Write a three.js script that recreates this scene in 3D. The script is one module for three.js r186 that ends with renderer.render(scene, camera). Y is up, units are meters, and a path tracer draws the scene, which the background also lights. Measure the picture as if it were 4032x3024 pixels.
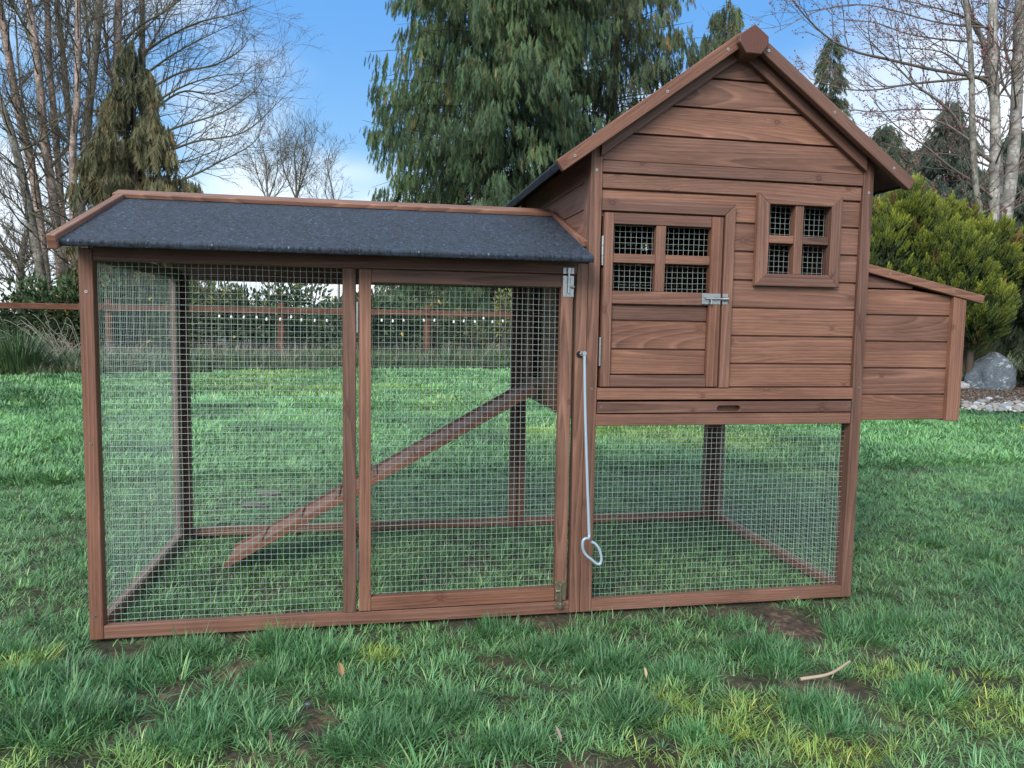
import * as THREE from 'three';
import { mergeGeometries } from 'three/addons/utils/BufferGeometryUtils.js';

// ---------------------------------------------------------------- camera
const scene = new THREE.Scene();
const camera = new THREE.PerspectiveCamera(54.42, 4 / 3, 0.05, 900);
camera.position.set(0.5737, 0.6716, 1.6283);
camera.rotation.set(-0.08352, -0.18569, 0.01641, 'YXZ');
camera.updateMatrixWorld(true);

// ---------------------------------------------------------------- small maths
function rng(seed) { let a = seed >>> 0; return () => { a = (a + 0x6d2b79f5) | 0; let t = Math.imul(a ^ (a >>> 15), 1 | a); t = (t + Math.imul(t ^ (t >>> 7), 61 | t)) ^ t; return ((t ^ (t >>> 14)) >>> 0) / 4294967296; }; }
const clamp = (x, a = 0, b = 1) => Math.min(b, Math.max(a, x)), lerp = (a, b, t) => a + (b - a) * t;
const sstep = (a, b, x) => { const t = clamp((x - a) / (b - a)); return t * t * (3 - 2 * t); };
function hash(x, y, z) { let h = Math.imul(x, 374761393) ^ Math.imul(y, 668265263) ^ Math.imul(z, 2147483647 - 1013); h = Math.imul(h ^ (h >>> 13), 1274126177); h ^= h >>> 16; return (h >>> 0) / 4294967296; }
function noise2(x, y, s = 0) {
  const ix = Math.floor(x), iy = Math.floor(y); let fx = x - ix, fy = y - iy;
  fx = fx * fx * (3 - 2 * fx); fy = fy * fy * (3 - 2 * fy);
  return lerp(lerp(hash(ix, iy, s), hash(ix + 1, iy, s), fx), lerp(hash(ix, iy + 1, s), hash(ix + 1, iy + 1, s), fx), fy) * 2 - 1;
}
function noise3(x, y, z, s = 0) { const iz = Math.floor(z); let f = z - iz; f = f * f * (3 - 2 * f); return lerp(noise2(x, y, s + iz * 7), noise2(x, y, s + iz * 7 + 7), f); }
const fbm = (x, y, s = 0, o = 4) => { let v = 0, a = 0.5; for (let i = 0; i < o; i++) { v += a * noise2(x, y, s + i * 31); x *= 2.03; y *= 2.03; a *= 0.5; } return v; };
const fbm3 = (x, y, z, s = 0, o = 4) => { let v = 0, a = 0.5; for (let i = 0; i < o; i++) { v += a * noise3(x, y, z, s + i * 131); x *= 2.03; y *= 2.03; z *= 2.03; a *= 0.5; } return v; };
const V = (x, y, z) => new THREE.Vector3(x, y, z);
// a point of the place, from where the camera's lens sees it (4032 x 3024) and how far ahead it lies
const F = 2940.7, fwd = V(0, 0, -1).applyQuaternion(camera.quaternion);
function ray(px, py) { return V((px - 2016) / F, -(py - 1512) / F, -1).applyQuaternion(camera.quaternion); }
const at = (px, py, d) => ray(px, py).multiplyScalar(d).add(camera.position);
function onGround(px, py, y = 0) { const r = ray(px, py); return r.multiplyScalar((y - camera.position.y) / r.y).add(camera.position); }
function onZ(px, py, z) { const r = ray(px, py); return r.multiplyScalar((z - camera.position.z) / r.z).add(camera.position); }

// ---------------------------------------------------------------- sky, sun, exposure
{
  const W = 1024, H = 512, data = new Float32Array(W * H * 4);
  for (let j = 0; j < H; j++) for (let i = 0; i < W; i++) {
    const el = ((j + 0.5) / H - 0.5) * Math.PI, ph = ((i + 0.5) / W - 0.5) * 2 * Math.PI;
    const x = Math.cos(ph) * Math.cos(el), z = Math.sin(ph) * Math.cos(el), y = Math.sin(el);
    const k = 1 / (Math.max(y, 0) + 0.35), n = fbm3(x * k * 2.1 + 3.1, y * 3.2, z * k * 2.1 + 8.4, 5, 5), n2 = fbm3(x * k * 1.0 + 11, y * 2, z * k * 1.0, 77, 4);
    const az = Math.atan2(x, -z) * 180 / Math.PI, e = el * 180 / Math.PI;
    // a blue gap over the run, thin bright cloud elsewhere, brighter round the veiled sun behind the viewer
    const gap = Math.exp(-(((az + 1) / 9) ** 2) - (((e - 19) / 9) ** 2)) + 0.45 * Math.exp(-(((az - 36) / 20) ** 2) - (((e - 17) / 12) ** 2));
    let c = clamp(0.78 + 1.15 * n + 0.45 * n2 - 0.72 * gap + 0.75 * sstep(13, 1, e) * sstep(30, 5, Math.abs(az - 2)));
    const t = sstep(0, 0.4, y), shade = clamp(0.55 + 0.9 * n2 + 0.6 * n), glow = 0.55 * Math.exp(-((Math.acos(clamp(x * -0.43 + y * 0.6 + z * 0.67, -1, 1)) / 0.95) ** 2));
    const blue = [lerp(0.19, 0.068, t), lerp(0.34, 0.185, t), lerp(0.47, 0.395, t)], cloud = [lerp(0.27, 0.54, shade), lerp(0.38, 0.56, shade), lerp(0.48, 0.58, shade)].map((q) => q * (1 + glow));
    c = sstep(0.2, 0.95, c);
    const o = (j * W + i) * 4, low = y < 0 ? 0.35 : 1;
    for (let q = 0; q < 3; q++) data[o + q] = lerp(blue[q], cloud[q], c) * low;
    data[o + 3] = 1;
  }
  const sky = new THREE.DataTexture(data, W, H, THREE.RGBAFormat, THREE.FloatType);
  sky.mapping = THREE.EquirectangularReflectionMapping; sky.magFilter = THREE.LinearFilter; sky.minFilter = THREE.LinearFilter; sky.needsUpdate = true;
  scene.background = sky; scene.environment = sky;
}
const sun = new THREE.DirectionalLight(new THREE.Color(1.0, 0.93, 0.84), 1.5);
sun.name = 'sun'; sun.position.set(-7, 10, 11); sun.target.position.set(1, 0, -1);
sun.castShadow = true; sun.shadow.radius = 45; sun.shadow.mapSize.set(2048, 2048);
Object.assign(sun.shadow.camera, { left: -14, right: 14, top: 14, bottom: -14, near: 0.1, far: 60 });
scene.add(sun, sun.target);

const renderer = new THREE.WebGLRenderer({ antialias: true });
renderer.toneMapping = THREE.LinearToneMapping;
renderer.toneMappingExposure = 2.35;
renderer.shadowMap.enabled = true;

// ---------------------------------------------------------------- builders
const taken = {};
function numbered(n) { const k = taken[n] = (taken[n] ?? -1) + 1; return k ? `${n}_${String(k).padStart(3, '0')}` : n; }
function thing(name, label, category, pos = [0, 0, 0], group) {
  const g = new THREE.Group(); g.name = numbered(name); g.position.set(...pos); g.userData = { label, category }; if (group) g.userData.group = group; scene.add(g); return g;
}
function part(name, geo, m, parent, extra) { const o = new THREE.Mesh(geo, m); o.name = name; o.castShadow = o.receiveShadow = true; if (extra) Object.assign(o.userData, extra); parent.add(o); return o; }
function lone(name, geo, m, label, category, group) { const o = part(numbered(name), geo, m, scene, { label, category }); if (group) o.userData.group = group; return o; }
function structure(name, geo, m) { return part(name, geo, m, scene, { kind: 'structure' }); }
function subgroup(name, parent) { const g = new THREE.Group(); g.name = name; parent.add(g); return g; }
function place(parent, world) { return world.clone().sub(parent.position); }

class MB { // collects tubes and faces into one geometry
  constructor() { this.p = []; this.n = []; this.u = []; this.i = []; }
  vert(x, y, z, nx, ny, nz, u = 0, v = 0) { this.p.push(x, y, z); this.n.push(nx, ny, nz); this.u.push(u, v); return this.p.length / 3 - 1; }
  tube(pts, rs, sides = 6, cap = false, us = 1) {
    const N = pts.length, T = V(), A = V(), B = V(), up = V(0, 0, 0); let len = 0, prev = null;
    const base = this.p.length / 3;
    for (let k = 0; k < N; k++) {
      T.subVectors(pts[Math.min(N - 1, k + 1)], pts[Math.max(0, k - 1)]).normalize();
      if (!prev) { up.set(Math.abs(T.y) < 0.9 ? 0 : 1, Math.abs(T.y) < 0.9 ? 1 : 0, 0); A.crossVectors(up, T).normalize(); prev = A.clone(); }
      else { A.copy(prev).addScaledVector(T, -prev.dot(T)).normalize(); prev.copy(A); }
      B.crossVectors(T, A);
      if (k) len += pts[k].distanceTo(pts[k - 1]);
      const r = Array.isArray(rs) ? rs[k] : rs, q = pts[k];
      for (let s = 0; s <= sides; s++) {
        const a = s / sides * Math.PI * 2, c = Math.cos(a), d = Math.sin(a), nx = A.x * c + B.x * d, ny = A.y * c + B.y * d, nz = A.z * c + B.z * d;
        this.vert(q.x + nx * r, q.y + ny * r, q.z + nz * r, nx, ny, nz, s / sides * us, len);
      }
    }
    for (let k = 0; k < N - 1; k++) for (let s = 0; s < sides; s++) { const a = base + k * (sides + 1) + s, b = a + sides + 1; this.i.push(a, a + 1, b, b, a + 1, b + 1); }
    if (cap) for (const e of [0, N - 1]) {
      T.subVectors(pts[Math.min(N - 1, e + 1)], pts[Math.max(0, e - 1)]).normalize().multiplyScalar(e ? 1 : -1);
      const c0 = this.vert(pts[e].x, pts[e].y, pts[e].z, T.x, T.y, T.z), b = base + e * (sides + 1);
      const ring = []; for (let s = 0; s <= sides; s++) { const o = (b + s) * 3; ring.push(this.vert(this.p[o], this.p[o + 1], this.p[o + 2], T.x, T.y, T.z)); }
      for (let s = 0; s < sides; s++) e ? this.i.push(c0, ring[s], ring[s + 1]) : this.i.push(c0, ring[s + 1], ring[s]);
    }
    return this;
  }
  tri(a, b, c, uvs) {
    const n = V().subVectors(b, a).cross(V().subVectors(c, a)).normalize(), k = [a, b, c].map((q, j) => this.vert(q.x, q.y, q.z, n.x, n.y, n.z, uvs ? uvs[j][0] : q.x, uvs ? uvs[j][1] : q.z));
    this.i.push(...k); return this;
  }
  geo() {
    const g = new THREE.BufferGeometry();
    g.setAttribute('position', new THREE.Float32BufferAttribute(this.p, 3)); g.setAttribute('normal', new THREE.Float32BufferAttribute(this.n, 3)); g.setAttribute('uv', new THREE.Float32BufferAttribute(this.u, 2));
    g.setIndex(this.i); return g;
  }
}
const curve = (pts, n) => new THREE.CatmullRomCurve3(pts, false, 'centripetal').getPoints(n);
function copies(name, geo, m, list, parent, extra) { // list of [Matrix4, Color]
  const o = new THREE.InstancedMesh(geo, m, list.length); o.name = name; o.castShadow = o.receiveShadow = true;
  list.forEach(([mat, col], i) => { o.setMatrixAt(i, mat); o.setColorAt(i, col); });
  if (extra) Object.assign(o.userData, extra); parent.add(o); return o;
}
function byteTexture(w, h, fn, srgb = true, rep) {
  const d = new Uint8Array(w * h * 4);
  for (let j = 0; j < h; j++) for (let i = 0; i < w; i++) { const c = fn(i, j), o = (j * w + i) * 4; for (let q = 0; q < 3; q++) d[o + q] = clamp(c[q], 0, 1) * 255; d[o + 3] = 255; }
  const t = new THREE.DataTexture(d, w, h); t.colorSpace = srgb ? THREE.SRGBColorSpace : THREE.NoColorSpace; t.wrapS = t.wrapT = THREE.RepeatWrapping; t.magFilter = THREE.LinearFilter; t.minFilter = THREE.LinearMipmapLinearFilter; t.generateMipmaps = true; t.needsUpdate = true;
  if (rep) t.repeat.set(...rep); return t;
}
// linear reflectances are written to byte textures as sRGB
const toS = (x) => x <= 0.0031308 ? x * 12.92 : 1.055 * Math.pow(x, 1 / 2.4) - 0.055;
const S3 = (r, g, b) => [toS(r), toS(g), toS(b)];
const wrapN = (x, y, px, py, s) => { // tiling noise: x,y in cells, px,py the periods
  const ix = Math.floor(x), iy = Math.floor(y); let fx = x - ix, fy = y - iy; fx = fx * fx * (3 - 2 * fx); fy = fy * fy * (3 - 2 * fy);
  const m = (a, p) => ((a % p) + p) % p, h = (a, b) => hash(m(a, px), m(b, py), s);
  return lerp(lerp(h(ix, iy), h(ix + 1, iy), fx), lerp(h(ix, iy + 1), h(ix + 1, iy + 1), fx), fy) * 2 - 1;
};

// ---------------------------------------------------------------- materials
// stained fir: 1.2 m along the grain by 0.3 m across
const TW = 1.2, TH = 0.3;
function woodTexture(seed, k) {
  const R = rng(seed), W = 1024, H = 256, knots = [];
  for (let i = 0; i < (k < 3 ? 9 : 15); i++) knots.push([R() * TW, R() * TH, 0.0034 + R() * 0.0046, 0.7 + R() * 0.7, R()]);
  const y0 = R() * TH, d0 = 0.01 + 0.05 * R(), freq = 170 + R() * 110, wavy = k < 3 ? 0.25 : 0.8 + 0.5 * R();
  const col = byteTexture(W, H, (i, j) => {
    const x = (i + 0.5) / W * TW, y = (j + 0.5) / H * TH;
    let yy = y + 0.004 * wavy * wrapN(x / TW * 2, y / TH * 3, 2, 3, seed) + 0.0007 * wrapN(x / TW * 9, y / TH * 8, 9, 8, seed + 1), knot = 0, halo = 0, kr = 0;
    for (const [kx, ky, r, asp, w] of knots) {
      let dx = x - kx, dy = y - ky; dx -= Math.round(dx / TW) * TW; dy -= Math.round(dy / TH) * TH;
      const wob = 1 + 0.18 * noise2(Math.atan2(dy, dx) * 1.5 + 9, w * 50, seed), q = Math.hypot(dx / 1.25, dy * asp) / (r * wob);
      yy += Math.sign(dy || 1) * r * 1.15 * Math.exp(-q * q / 6) * Math.exp(-Math.abs(dx) / (r * 6));
      if (q < 1.05) { knot = Math.max(knot, sstep(1.05, 0.8, q)); kr = q; }
      halo = Math.max(halo, Math.exp(-((q - 1) ** 2) * 1.2));
    }
    // distance from the pith of the tree, the pith running a little askew to the board
    const band = 0.1, yc = ((yy - y0) / band - Math.round((yy - y0) / band)) * band, dep = d0 + 0.03 + 0.022 * wrapN(x / TW * 2, Math.round((yy - y0) / band), 2, 3, seed + 5) * wavy;
    const ring = Math.hypot(yc, dep) * freq + 0.12 * wrapN(x / TW * 5, y / TH * 10, 5, 10, seed + 8), ph = ring - Math.floor(ring);
    const late = Math.pow(ph, 3) * (ph > 0.96 ? (1 - ph) / 0.04 : 1), pale = Math.exp(-(((ph - 0.12) / 0.09) ** 2));
    const fibre = wrapN(x / TW * 60, y / TH * 256, 60, 256, seed + 2) * 0.5 + wrapN(x / TW * 24, y / TH * 128, 24, 128, seed + 3) * 0.5;
    const blot = wrapN(x / TW * 6, y / TH * 5, 6, 5, seed + 4) * 0.6 + wrapN(x / TW * 14, y / TH * 9, 14, 9, seed + 6) * 0.4;
    const streak = wrapN(x / TW * 4, y / TH * 90, 4, 90, seed + 9);
    let v = 1 + 0.26 * fibre + 0.3 * blot - 0.36 * late + 0.3 * pale * (0.4 + 0.6 * blot + 0.5) + 0.12 * streak;
    v *= 1 - 0.16 * halo;
    let r = 0.178 * v, g = 0.088 * v * (1 + 0.05 * blot + 0.05 * pale), b = 0.06 * v * (1 + 0.08 * blot + 0.06 * pale);
    if (knot) { const kk = 0.42 + 0.22 * Math.sin(kr * 16) + 0.3 * sstep(0.75, 0.3, kr); r = lerp(r, 0.17 * kk + 0.03, knot); g = lerp(g, 0.066 * kk + 0.012, knot); b = lerp(b, 0.042 * kk + 0.009, knot); }
    return S3(r, g, b);
  });
  col.repeat.set(1 / TW, 1 / TH);
  return col;
}
const woodTex = [11, 23, 37, 59, 71].map(woodTexture);
const woodTints = [[0.95, 0.93, 0.92], [0.72, 0.71, 0.74], [1.12, 1.06, 1.0], [0.92, 0.8, 0.72]];
const woods = woodTex.map((t) => woodTints.map((c) => new THREE.MeshStandardMaterial({ map: t, bumpMap: t, bumpScale: 0.0007, roughness: 0.62, color: new THREE.Color(...c) })));
const endGrain = new THREE.MeshStandardMaterial({ roughness: 0.8, map: byteTexture(256, 256, (i, j) => {
  const x = i / 256 - 0.42, y = j / 256 - 0.28, r = Math.hypot(x, y * 1.1) + 0.012 * noise2(i / 40, j / 40, 3), ph = (r * 21) % 1;
  const v = 0.55 + 0.9 * Math.exp(-(((ph - 0.5) / 0.16) ** 2)) + 0.18 * noise2(i / 2, j / 2, 9);
  return S3(0.13 * v, 0.052 * v, 0.04 * v);
}) });
const steel = new THREE.MeshStandardMaterial({ color: new THREE.Color(0.42, 0.43, 0.42), metalness: 0.9, roughness: 0.3 });
const brass = new THREE.MeshStandardMaterial({ color: new THREE.Color(0.4, 0.36, 0.27), metalness: 0.85, roughness: 0.3 });
const wireMat = new THREE.MeshStandardMaterial({ color: new THREE.Color(0.46, 0.57, 0.55), metalness: 0.35, roughness: 0.42 });
const rodMat = new THREE.MeshStandardMaterial({ color: new THREE.Color(0.34, 0.45, 0.55), metalness: 0.2, roughness: 0.38 });
const darkHole = new THREE.MeshStandardMaterial({ color: new THREE.Color(0.012, 0.009, 0.008), roughness: 1 });
const feltTex = byteTexture(512, 512, (i, j) => {
  const g = hash(i >> 2, j >> 2, 4), g2 = hash(i >> 1, j >> 1, 8), n = wrapN(i / 512 * 130, j / 512 * 130, 130, 130, 5) * 0.6 + wrapN(i / 512 * 60, j / 512 * 60, 60, 60, 6) * 0.4, big = wrapN(i / 512 * 5, j / 512 * 5, 5, 5, 7);
  let v = 0.8 + 1.0 * n + 0.5 * (g2 - 0.5) + 0.1 * big + (g > 0.988 ? 3.5 : g2 > 0.94 ? 0.9 : 0);
  v = Math.max(0.1, v);
  return S3(0.021 * v, 0.032 * v, 0.052 * v);
}, true);
feltTex.repeat.set(1 / 0.4, 1 / 0.4);
const felt = new THREE.MeshStandardMaterial({ map: feltTex, bumpMap: feltTex, bumpScale: 0.0022, roughness: 0.82 });
function barkTexture(seed, base, dark, pale, dash) {
  const t = byteTexture(256, 512, (i, j) => {
    const x = i / 256, y = j / 512;
    const n = wrapN(x * 6, y * 14, 6, 14, seed) * 0.5 + wrapN(x * 16, y * 40, 16, 40, seed + 1) * 0.5, m = wrapN(x * 3, y * 6, 3, 6, seed + 2), ds = wrapN(x * 7, y * 90, 7, 90, seed + 3), fine = hash(i, j, seed) - 0.5;
    let a = clamp(0.5 + 0.8 * n), k = [0, 1, 2].map((q) => lerp(base[q], pale[q], sstep(0.45, 0.95, a + 0.35 * m)));
    const d = Math.max(sstep(0.45, 0.75, ds) * dash, sstep(0.55, 0.9, -n - 0.3 * m + 0.2) * 0.8);
    return S3(...k.map((c, q) => lerp(c, dark[q], d) * (1 + 0.3 * fine)));
  });
  t.repeat.set(1, 0.7); return t;
}
const alderBark = new THREE.MeshStandardMaterial({ roughness: 0.9, map: barkTexture(3, [0.2, 0.165, 0.14], [0.055, 0.045, 0.035], [0.42, 0.31, 0.27], 0.75) });
const greyBark = new THREE.MeshStandardMaterial({ roughness: 0.92, map: barkTexture(13, [0.13, 0.125, 0.105], [0.04, 0.036, 0.028], [0.24, 0.23, 0.2], 0.5) });
const mapleBark = new THREE.MeshStandardMaterial({ roughness: 0.92, map: barkTexture(23, [0.21, 0.2, 0.18], [0.06, 0.05, 0.045], [0.38, 0.37, 0.34], 0.4) });
for (const m of [alderBark, greyBark, mapleBark]) { m.bumpMap = m.map; m.bumpScale = 0.012; }
const flat = (r, g, b, rough = 0.85, more = {}) => new THREE.MeshStandardMaterial({ color: new THREE.Color(r, g, b), roughness: rough, ...more });
const twigMat = flat(0.1, 0.085, 0.06), mossTwig = flat(0.095, 0.095, 0.05), mapleTwig = flat(0.15, 0.125, 0.105), budMat = flat(0.26, 0.1, 0.1), cedarBark = flat(0.055, 0.042, 0.03);
const leafMat = (tr, rough = 0.6) => new THREE.MeshPhysicalMaterial({ color: 0xffffff, roughness: rough, transmission: tr, thickness: 0, ior: 1.3, specularIntensity: 0.6, side: THREE.DoubleSide });
const foliageMat = flat(1, 1, 1, 0.75, { side: THREE.DoubleSide }), grassMat = flat(1, 1, 1, 0.5, { side: THREE.DoubleSide, vertexColors: true });
// ================================================================ the chicken coop (front face at z = 0, its left front corner at the origin)
const coop = thing('chicken_coop', 'reddish brown wooden chicken coop with wire run, felt roofs and side nest box', 'chicken coop');
const RW = rng(404);
const pickWood = (tone, plain) => woods[Math.floor(RW() * (plain ? 3 : woods.length))][tone ?? Math.floor(RW() * RW() * 3.99)];
// a sawn piece with its arrises taken off; grain runs along the axis given ('x', 'y' or 'z')
function sawn(w, h, d, axis, c = 0.0012) {
  const pos = [], nor = [], uv = [], s = [w / 2, h / 2, d / 2], ai = 'xyz'.indexOf(axis), ou = RW() * TW, ov = RW() * TH;
  c = Math.min(c, ...s.map((q) => q * 0.45));
  const P = (sx, sy, sz, f) => { const g = [sx, sy, sz]; return V(...[0, 1, 2].map((k) => g[k] * (s[k] - (k === f ? 0 : c)))); };
  const face = (pts, out) => {
    const n = V().subVectors(pts[1], pts[0]).cross(V().subVectors(pts[2], pts[0])).normalize(); if (n.dot(out) < 0) { pts.reverse(); n.negate(); }
    const dom = [0, 1, 2].reduce((a, b) => Math.abs(n.getComponent(b)) > Math.abs(n.getComponent(a)) ? b : a);
    for (let k = 1; k < pts.length - 1; k++) for (const q of [pts[0], pts[k], pts[k + 1]]) {
      pos.push(q.x, q.y, q.z); nor.push(n.x, n.y, n.z);
      const o = [0, 1, 2].filter((e) => e !== ai); let u = q.getComponent(ai), v = q.getComponent(o[0]) + q.getComponent(o[1]);
      if (dom === ai) { u = q.getComponent(o[0]) * 0.3; v = q.getComponent(o[1]); }
      uv.push(u + ou, v + ov);
    }
  };
  const B = [-1, 1];
  for (let f = 0; f < 3; f++) for (const e of B) { const q = [[-1, -1], [1, -1], [1, 1], [-1, 1]].map(([a, b]) => { const g = [0, 0, 0]; g[f] = e; g[(f + 1) % 3] = a; g[(f + 2) % 3] = b; return P(...g, f); }), o = V(0, 0, 0); o.setComponent(f, e); face(q, o); }
  for (let f = 0; f < 3; f++) for (const a of B) for (const b of B) {
    const f1 = (f + 1) % 3, f2 = (f + 2) % 3, mk = (e, ff) => { const g = [0, 0, 0]; g[f] = e; g[f1] = a; g[f2] = b; return P(...g, ff); }, o = V(0, 0, 0); o.setComponent(f1, a); o.setComponent(f2, b);
    face([mk(-1, f1), mk(1, f1), mk(1, f2), mk(-1, f2)], o);
  }
  for (const x of B) for (const y of B) for (const z of B) face([P(x, y, z, 0), P(x, y, z, 1), P(x, y, z, 2)], V(x, y, z));
  const g = new THREE.BufferGeometry();
  g.setAttribute('position', new THREE.Float32BufferAttribute(pos, 3)); g.setAttribute('normal', new THREE.Float32BufferAttribute(nor, 3)); g.setAttribute('uv', new THREE.Float32BufferAttribute(uv, 2));
  return g;
}
function board(name, parent, x0, x1, y0, y1, z0, z1, axis, tone, c) {
  const g = sawn(x1 - x0, y1 - y0, Math.abs(z1 - z0), axis, c); g.translate((x0 + x1) / 2, (y0 + y1) / 2, (z0 + z1) / 2); const dims = [x1 - x0, y1 - y0, Math.abs(z1 - z0)].sort((a, b) => a - b); return part(name, g, pickWood(tone, dims[1] < 0.04), parent);
}
// a board cut to an outline in the x-y plane (or z-y when side is set), its grain along the outline's first axis
function cut(name, parent, outline, z0, z1, { vertical, side, tone, holes, angle = 0, mat } = {}) {
  const sh = new THREE.Shape(outline.map((q) => new THREE.Vector2(...q)));
  for (const h of holes ?? []) sh.holes.push(h);
  const b = 0.0011, g = new THREE.ExtrudeGeometry(sh, { depth: Math.abs(z1 - z0) - 2 * b, bevelEnabled: true, bevelThickness: b, bevelSize: b, bevelOffset: -b, bevelSegments: 1, curveSegments: 10 });
  g.translate(0, 0, Math.min(z0, z1) + b);
  const p = g.attributes.position, n = g.attributes.normal, uv = new Float32Array(p.count * 2), ou = RW() * TW, ov = RW() * TH, ca = Math.cos(angle), sa = Math.sin(angle);
  for (let k = 0; k < p.count; k++) {
    const X = p.getX(k) * ca + p.getY(k) * sa, Y = -p.getX(k) * sa + p.getY(k) * ca, Z = p.getZ(k);
    const along = vertical ? Y : X, across = (vertical ? X : Y) + Z;
    uv[k * 2] = along + ou; uv[k * 2 + 1] = across + ov;
  }
  g.setAttribute('uv', new THREE.BufferAttribute(uv, 2));
  if (side) g.rotateY(-Math.PI / 2); // outline x becomes z, depth becomes -x
  return part(name, g, mat ?? pickWood(tone, !!vertical), parent);
}
const plankGap = 0.0042;
// tongued board: the face between y0 and y1, a tongue behind the joint above it
function plank(parent, x0, x1, y0, y1, zf, t = 0.011, tone) {
  const a = sawn(x1 - x0, y1 - y0 - plankGap, t, 'x', 0.0013); a.translate((x0 + x1) / 2, (y0 + y1) / 2, zf - t / 2);
  const b = sawn(x1 - x0 - 0.002, 0.009, t * 0.4, 'x', 0.0003); b.translate((x0 + x1) / 2, y1, zf - t * 0.72);
  return part('plank', mergeGeometries([a, b]), pickWood(tone), parent);
}
function screwAt(parent, x, y, z, m = steel, dir) {
  const g = new THREE.CylinderGeometry(0.0031, 0.0033, 0.0012, 14); g.rotateX(Math.PI / 2);
  const s = new THREE.BoxGeometry(0.0034, 0.0007, 0.0006); s.translate(0, 0, 0.0006); const s2 = s.clone().rotateZ(Math.PI / 2);
  const a = part('screw', g, m, parent); a.position.set(x, y, z + 0.0002); a.rotation.z = RW() * 3;
  part('screw_slot', mergeGeometries([s, s2]), darkHole, a);
  return a;
}
// welded wire: pitch 12.7 mm; o is the lower corner, u and v run along the panel, n is the side the upright wires lie on
function wirePanel(parent, o, u, lu, v, lv, n, seed, r = 0.00035) {
  const mb = new MB(), pitch = 0.0127, nu = Math.floor(lu / pitch), nv = Math.floor(lv / pitch), W = (a, b, k) => 0.0011 * noise2(a * 7, b * 7, seed + k) + 0.0004 * noise2(a * 40, b * 40, seed + k + 5);
  const off = 0.5 * pitch * rng(seed)();
  const Q = (a, b, h) => V().copy(o).addScaledVector(u, a + W(a, b, 0)).addScaledVector(v, b + W(a, b, 1)).addScaledVector(n, h + 2.2 * W(a * 0.4, b * 0.4, 2));
  const S = 12;
  for (let k = 0; k <= nu; k++) { const a = off + k * pitch; if (a > lu) break; mb.tube(Array.from({ length: S + 1 }, (_, q) => Q(a, lv * q / S, r)), r, 4); }
  for (let k = 0; k <= nv; k++) { const b = off * 0.7 + k * pitch; if (b > lv) break; mb.tube(Array.from({ length: S + 1 }, (_, q) => Q(lu * q / S, b, -r)), r, 4); }
  return part('wire_mesh', mb.geo(), wireMat, parent);
}
const X1 = V(1, 0, 0), Y1 = V(0, 1, 0), Z1 = V(0, 0, 1), NX = V(-1, 0, 0), NZ = V(0, 0, -1);
const ZB = -0.764;

// ---- run: front frame
const MEM = 0.0262;
board('post', coop, 0, 0.0265, 0, 0.803, -0.0262, 0, 'y', 3);
board('post', coop, 0.5115, 0.5395, 0.0285, 0.7785, -0.020, 0, 'y', 1);
board('post', coop, 1.0235, 1.0487, 0, 0.803, -0.0262, 0, 'y', 0);
board('rail', coop, 0.0268, 1.0232, 0.779, 0.806, -0.0215, -0.0006, 'x', 1);
board('rail', coop, 0.0268, 1.0232, 0, 0.0283, -0.0185, -0.0005, 'x', 0);
// ---- house corner posts reach the roof, their tops cut to its pitch
const CX = 1.3965, APEX = 1.3315, SL = 0.7251, roofY = (x) => APEX - SL * Math.abs(x - CX), under = (x) => roofY(x) - 0.0185;
cut('post', coop, [[1.0495, 0], [1.0765, 0], [1.0765, under(1.0765)], [1.0495, under(1.0495)]], -0.0265, 0, { vertical: true, tone: 0 });
cut('post', coop, [[1.7235, 0], [1.7505, 0], [1.7505, under(1.7505)], [1.7235, under(1.7235)]], -0.0265, 0, { vertical: true, tone: 1 });
// ---- left side panel and back of the run
board('side_rail', coop, 0.0005, 0.0167, 0, 0.0265, -0.7375, -0.0266, 'z', 0);
board('side_rail', coop, 0.0005, 0.0167, 0.779, 0.806, -0.7375, -0.0266, 'z', 1);
board('side_stile', coop, 0.0006, 0.0167, 0.0267, 0.7788, -0.7365, -0.676, 'y', 1);
board('post', coop, 0, 0.0345, 0, 0.803, ZB, -0.738, 'y', 1);
board('rear_rail', coop, 0.0347, 1.0165, 0, 0.0265, ZB, -0.7462, 'x', 0);
board('rear_rail', coop, 0.0347, 1.0165, 0.778, 0.83, ZB, -0.7462, 'x', 1);
board('post', coop, 1.0168, 1.0405, 0, 0.803, ZB, -0.738, 'y', 1);
cut('post', coop, [[1.0425, 0], [1.0665, 0], [1.0665, under(1.0665)], [1.0425, under(1.0425)]], ZB, -0.738, { vertical: true, tone: 1 });
board('rear_rail', coop, 1.0668, 1.6998, 0, 0.0265, ZB, -0.7462, 'x', 0);
cut('post', coop, [[1.7, 0], [1.7505, 0], [1.7505, under(1.7505)], [1.7, under(1.7)]], ZB, -0.738, { vertical: true, tone: 1 });
board('side_rail', coop, 1.7335, 1.75, 0, 0.0265, -0.7375, -0.0268, 'z', 0);
board('side_stile', coop, 1.7335, 1.7499, 0.0267, 0.4335, -0.7365, -0.704, 'y', 0);
board('side_stile', coop, 1.7335, 1.7499, 0.0267, 0.4335, -0.052, -0.0268, 'y', 0);
board('side_rail', coop, 1.7335, 1.7498, 0.434, 0.46, -0.7375, -0.0268, 'z', 1);
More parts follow.
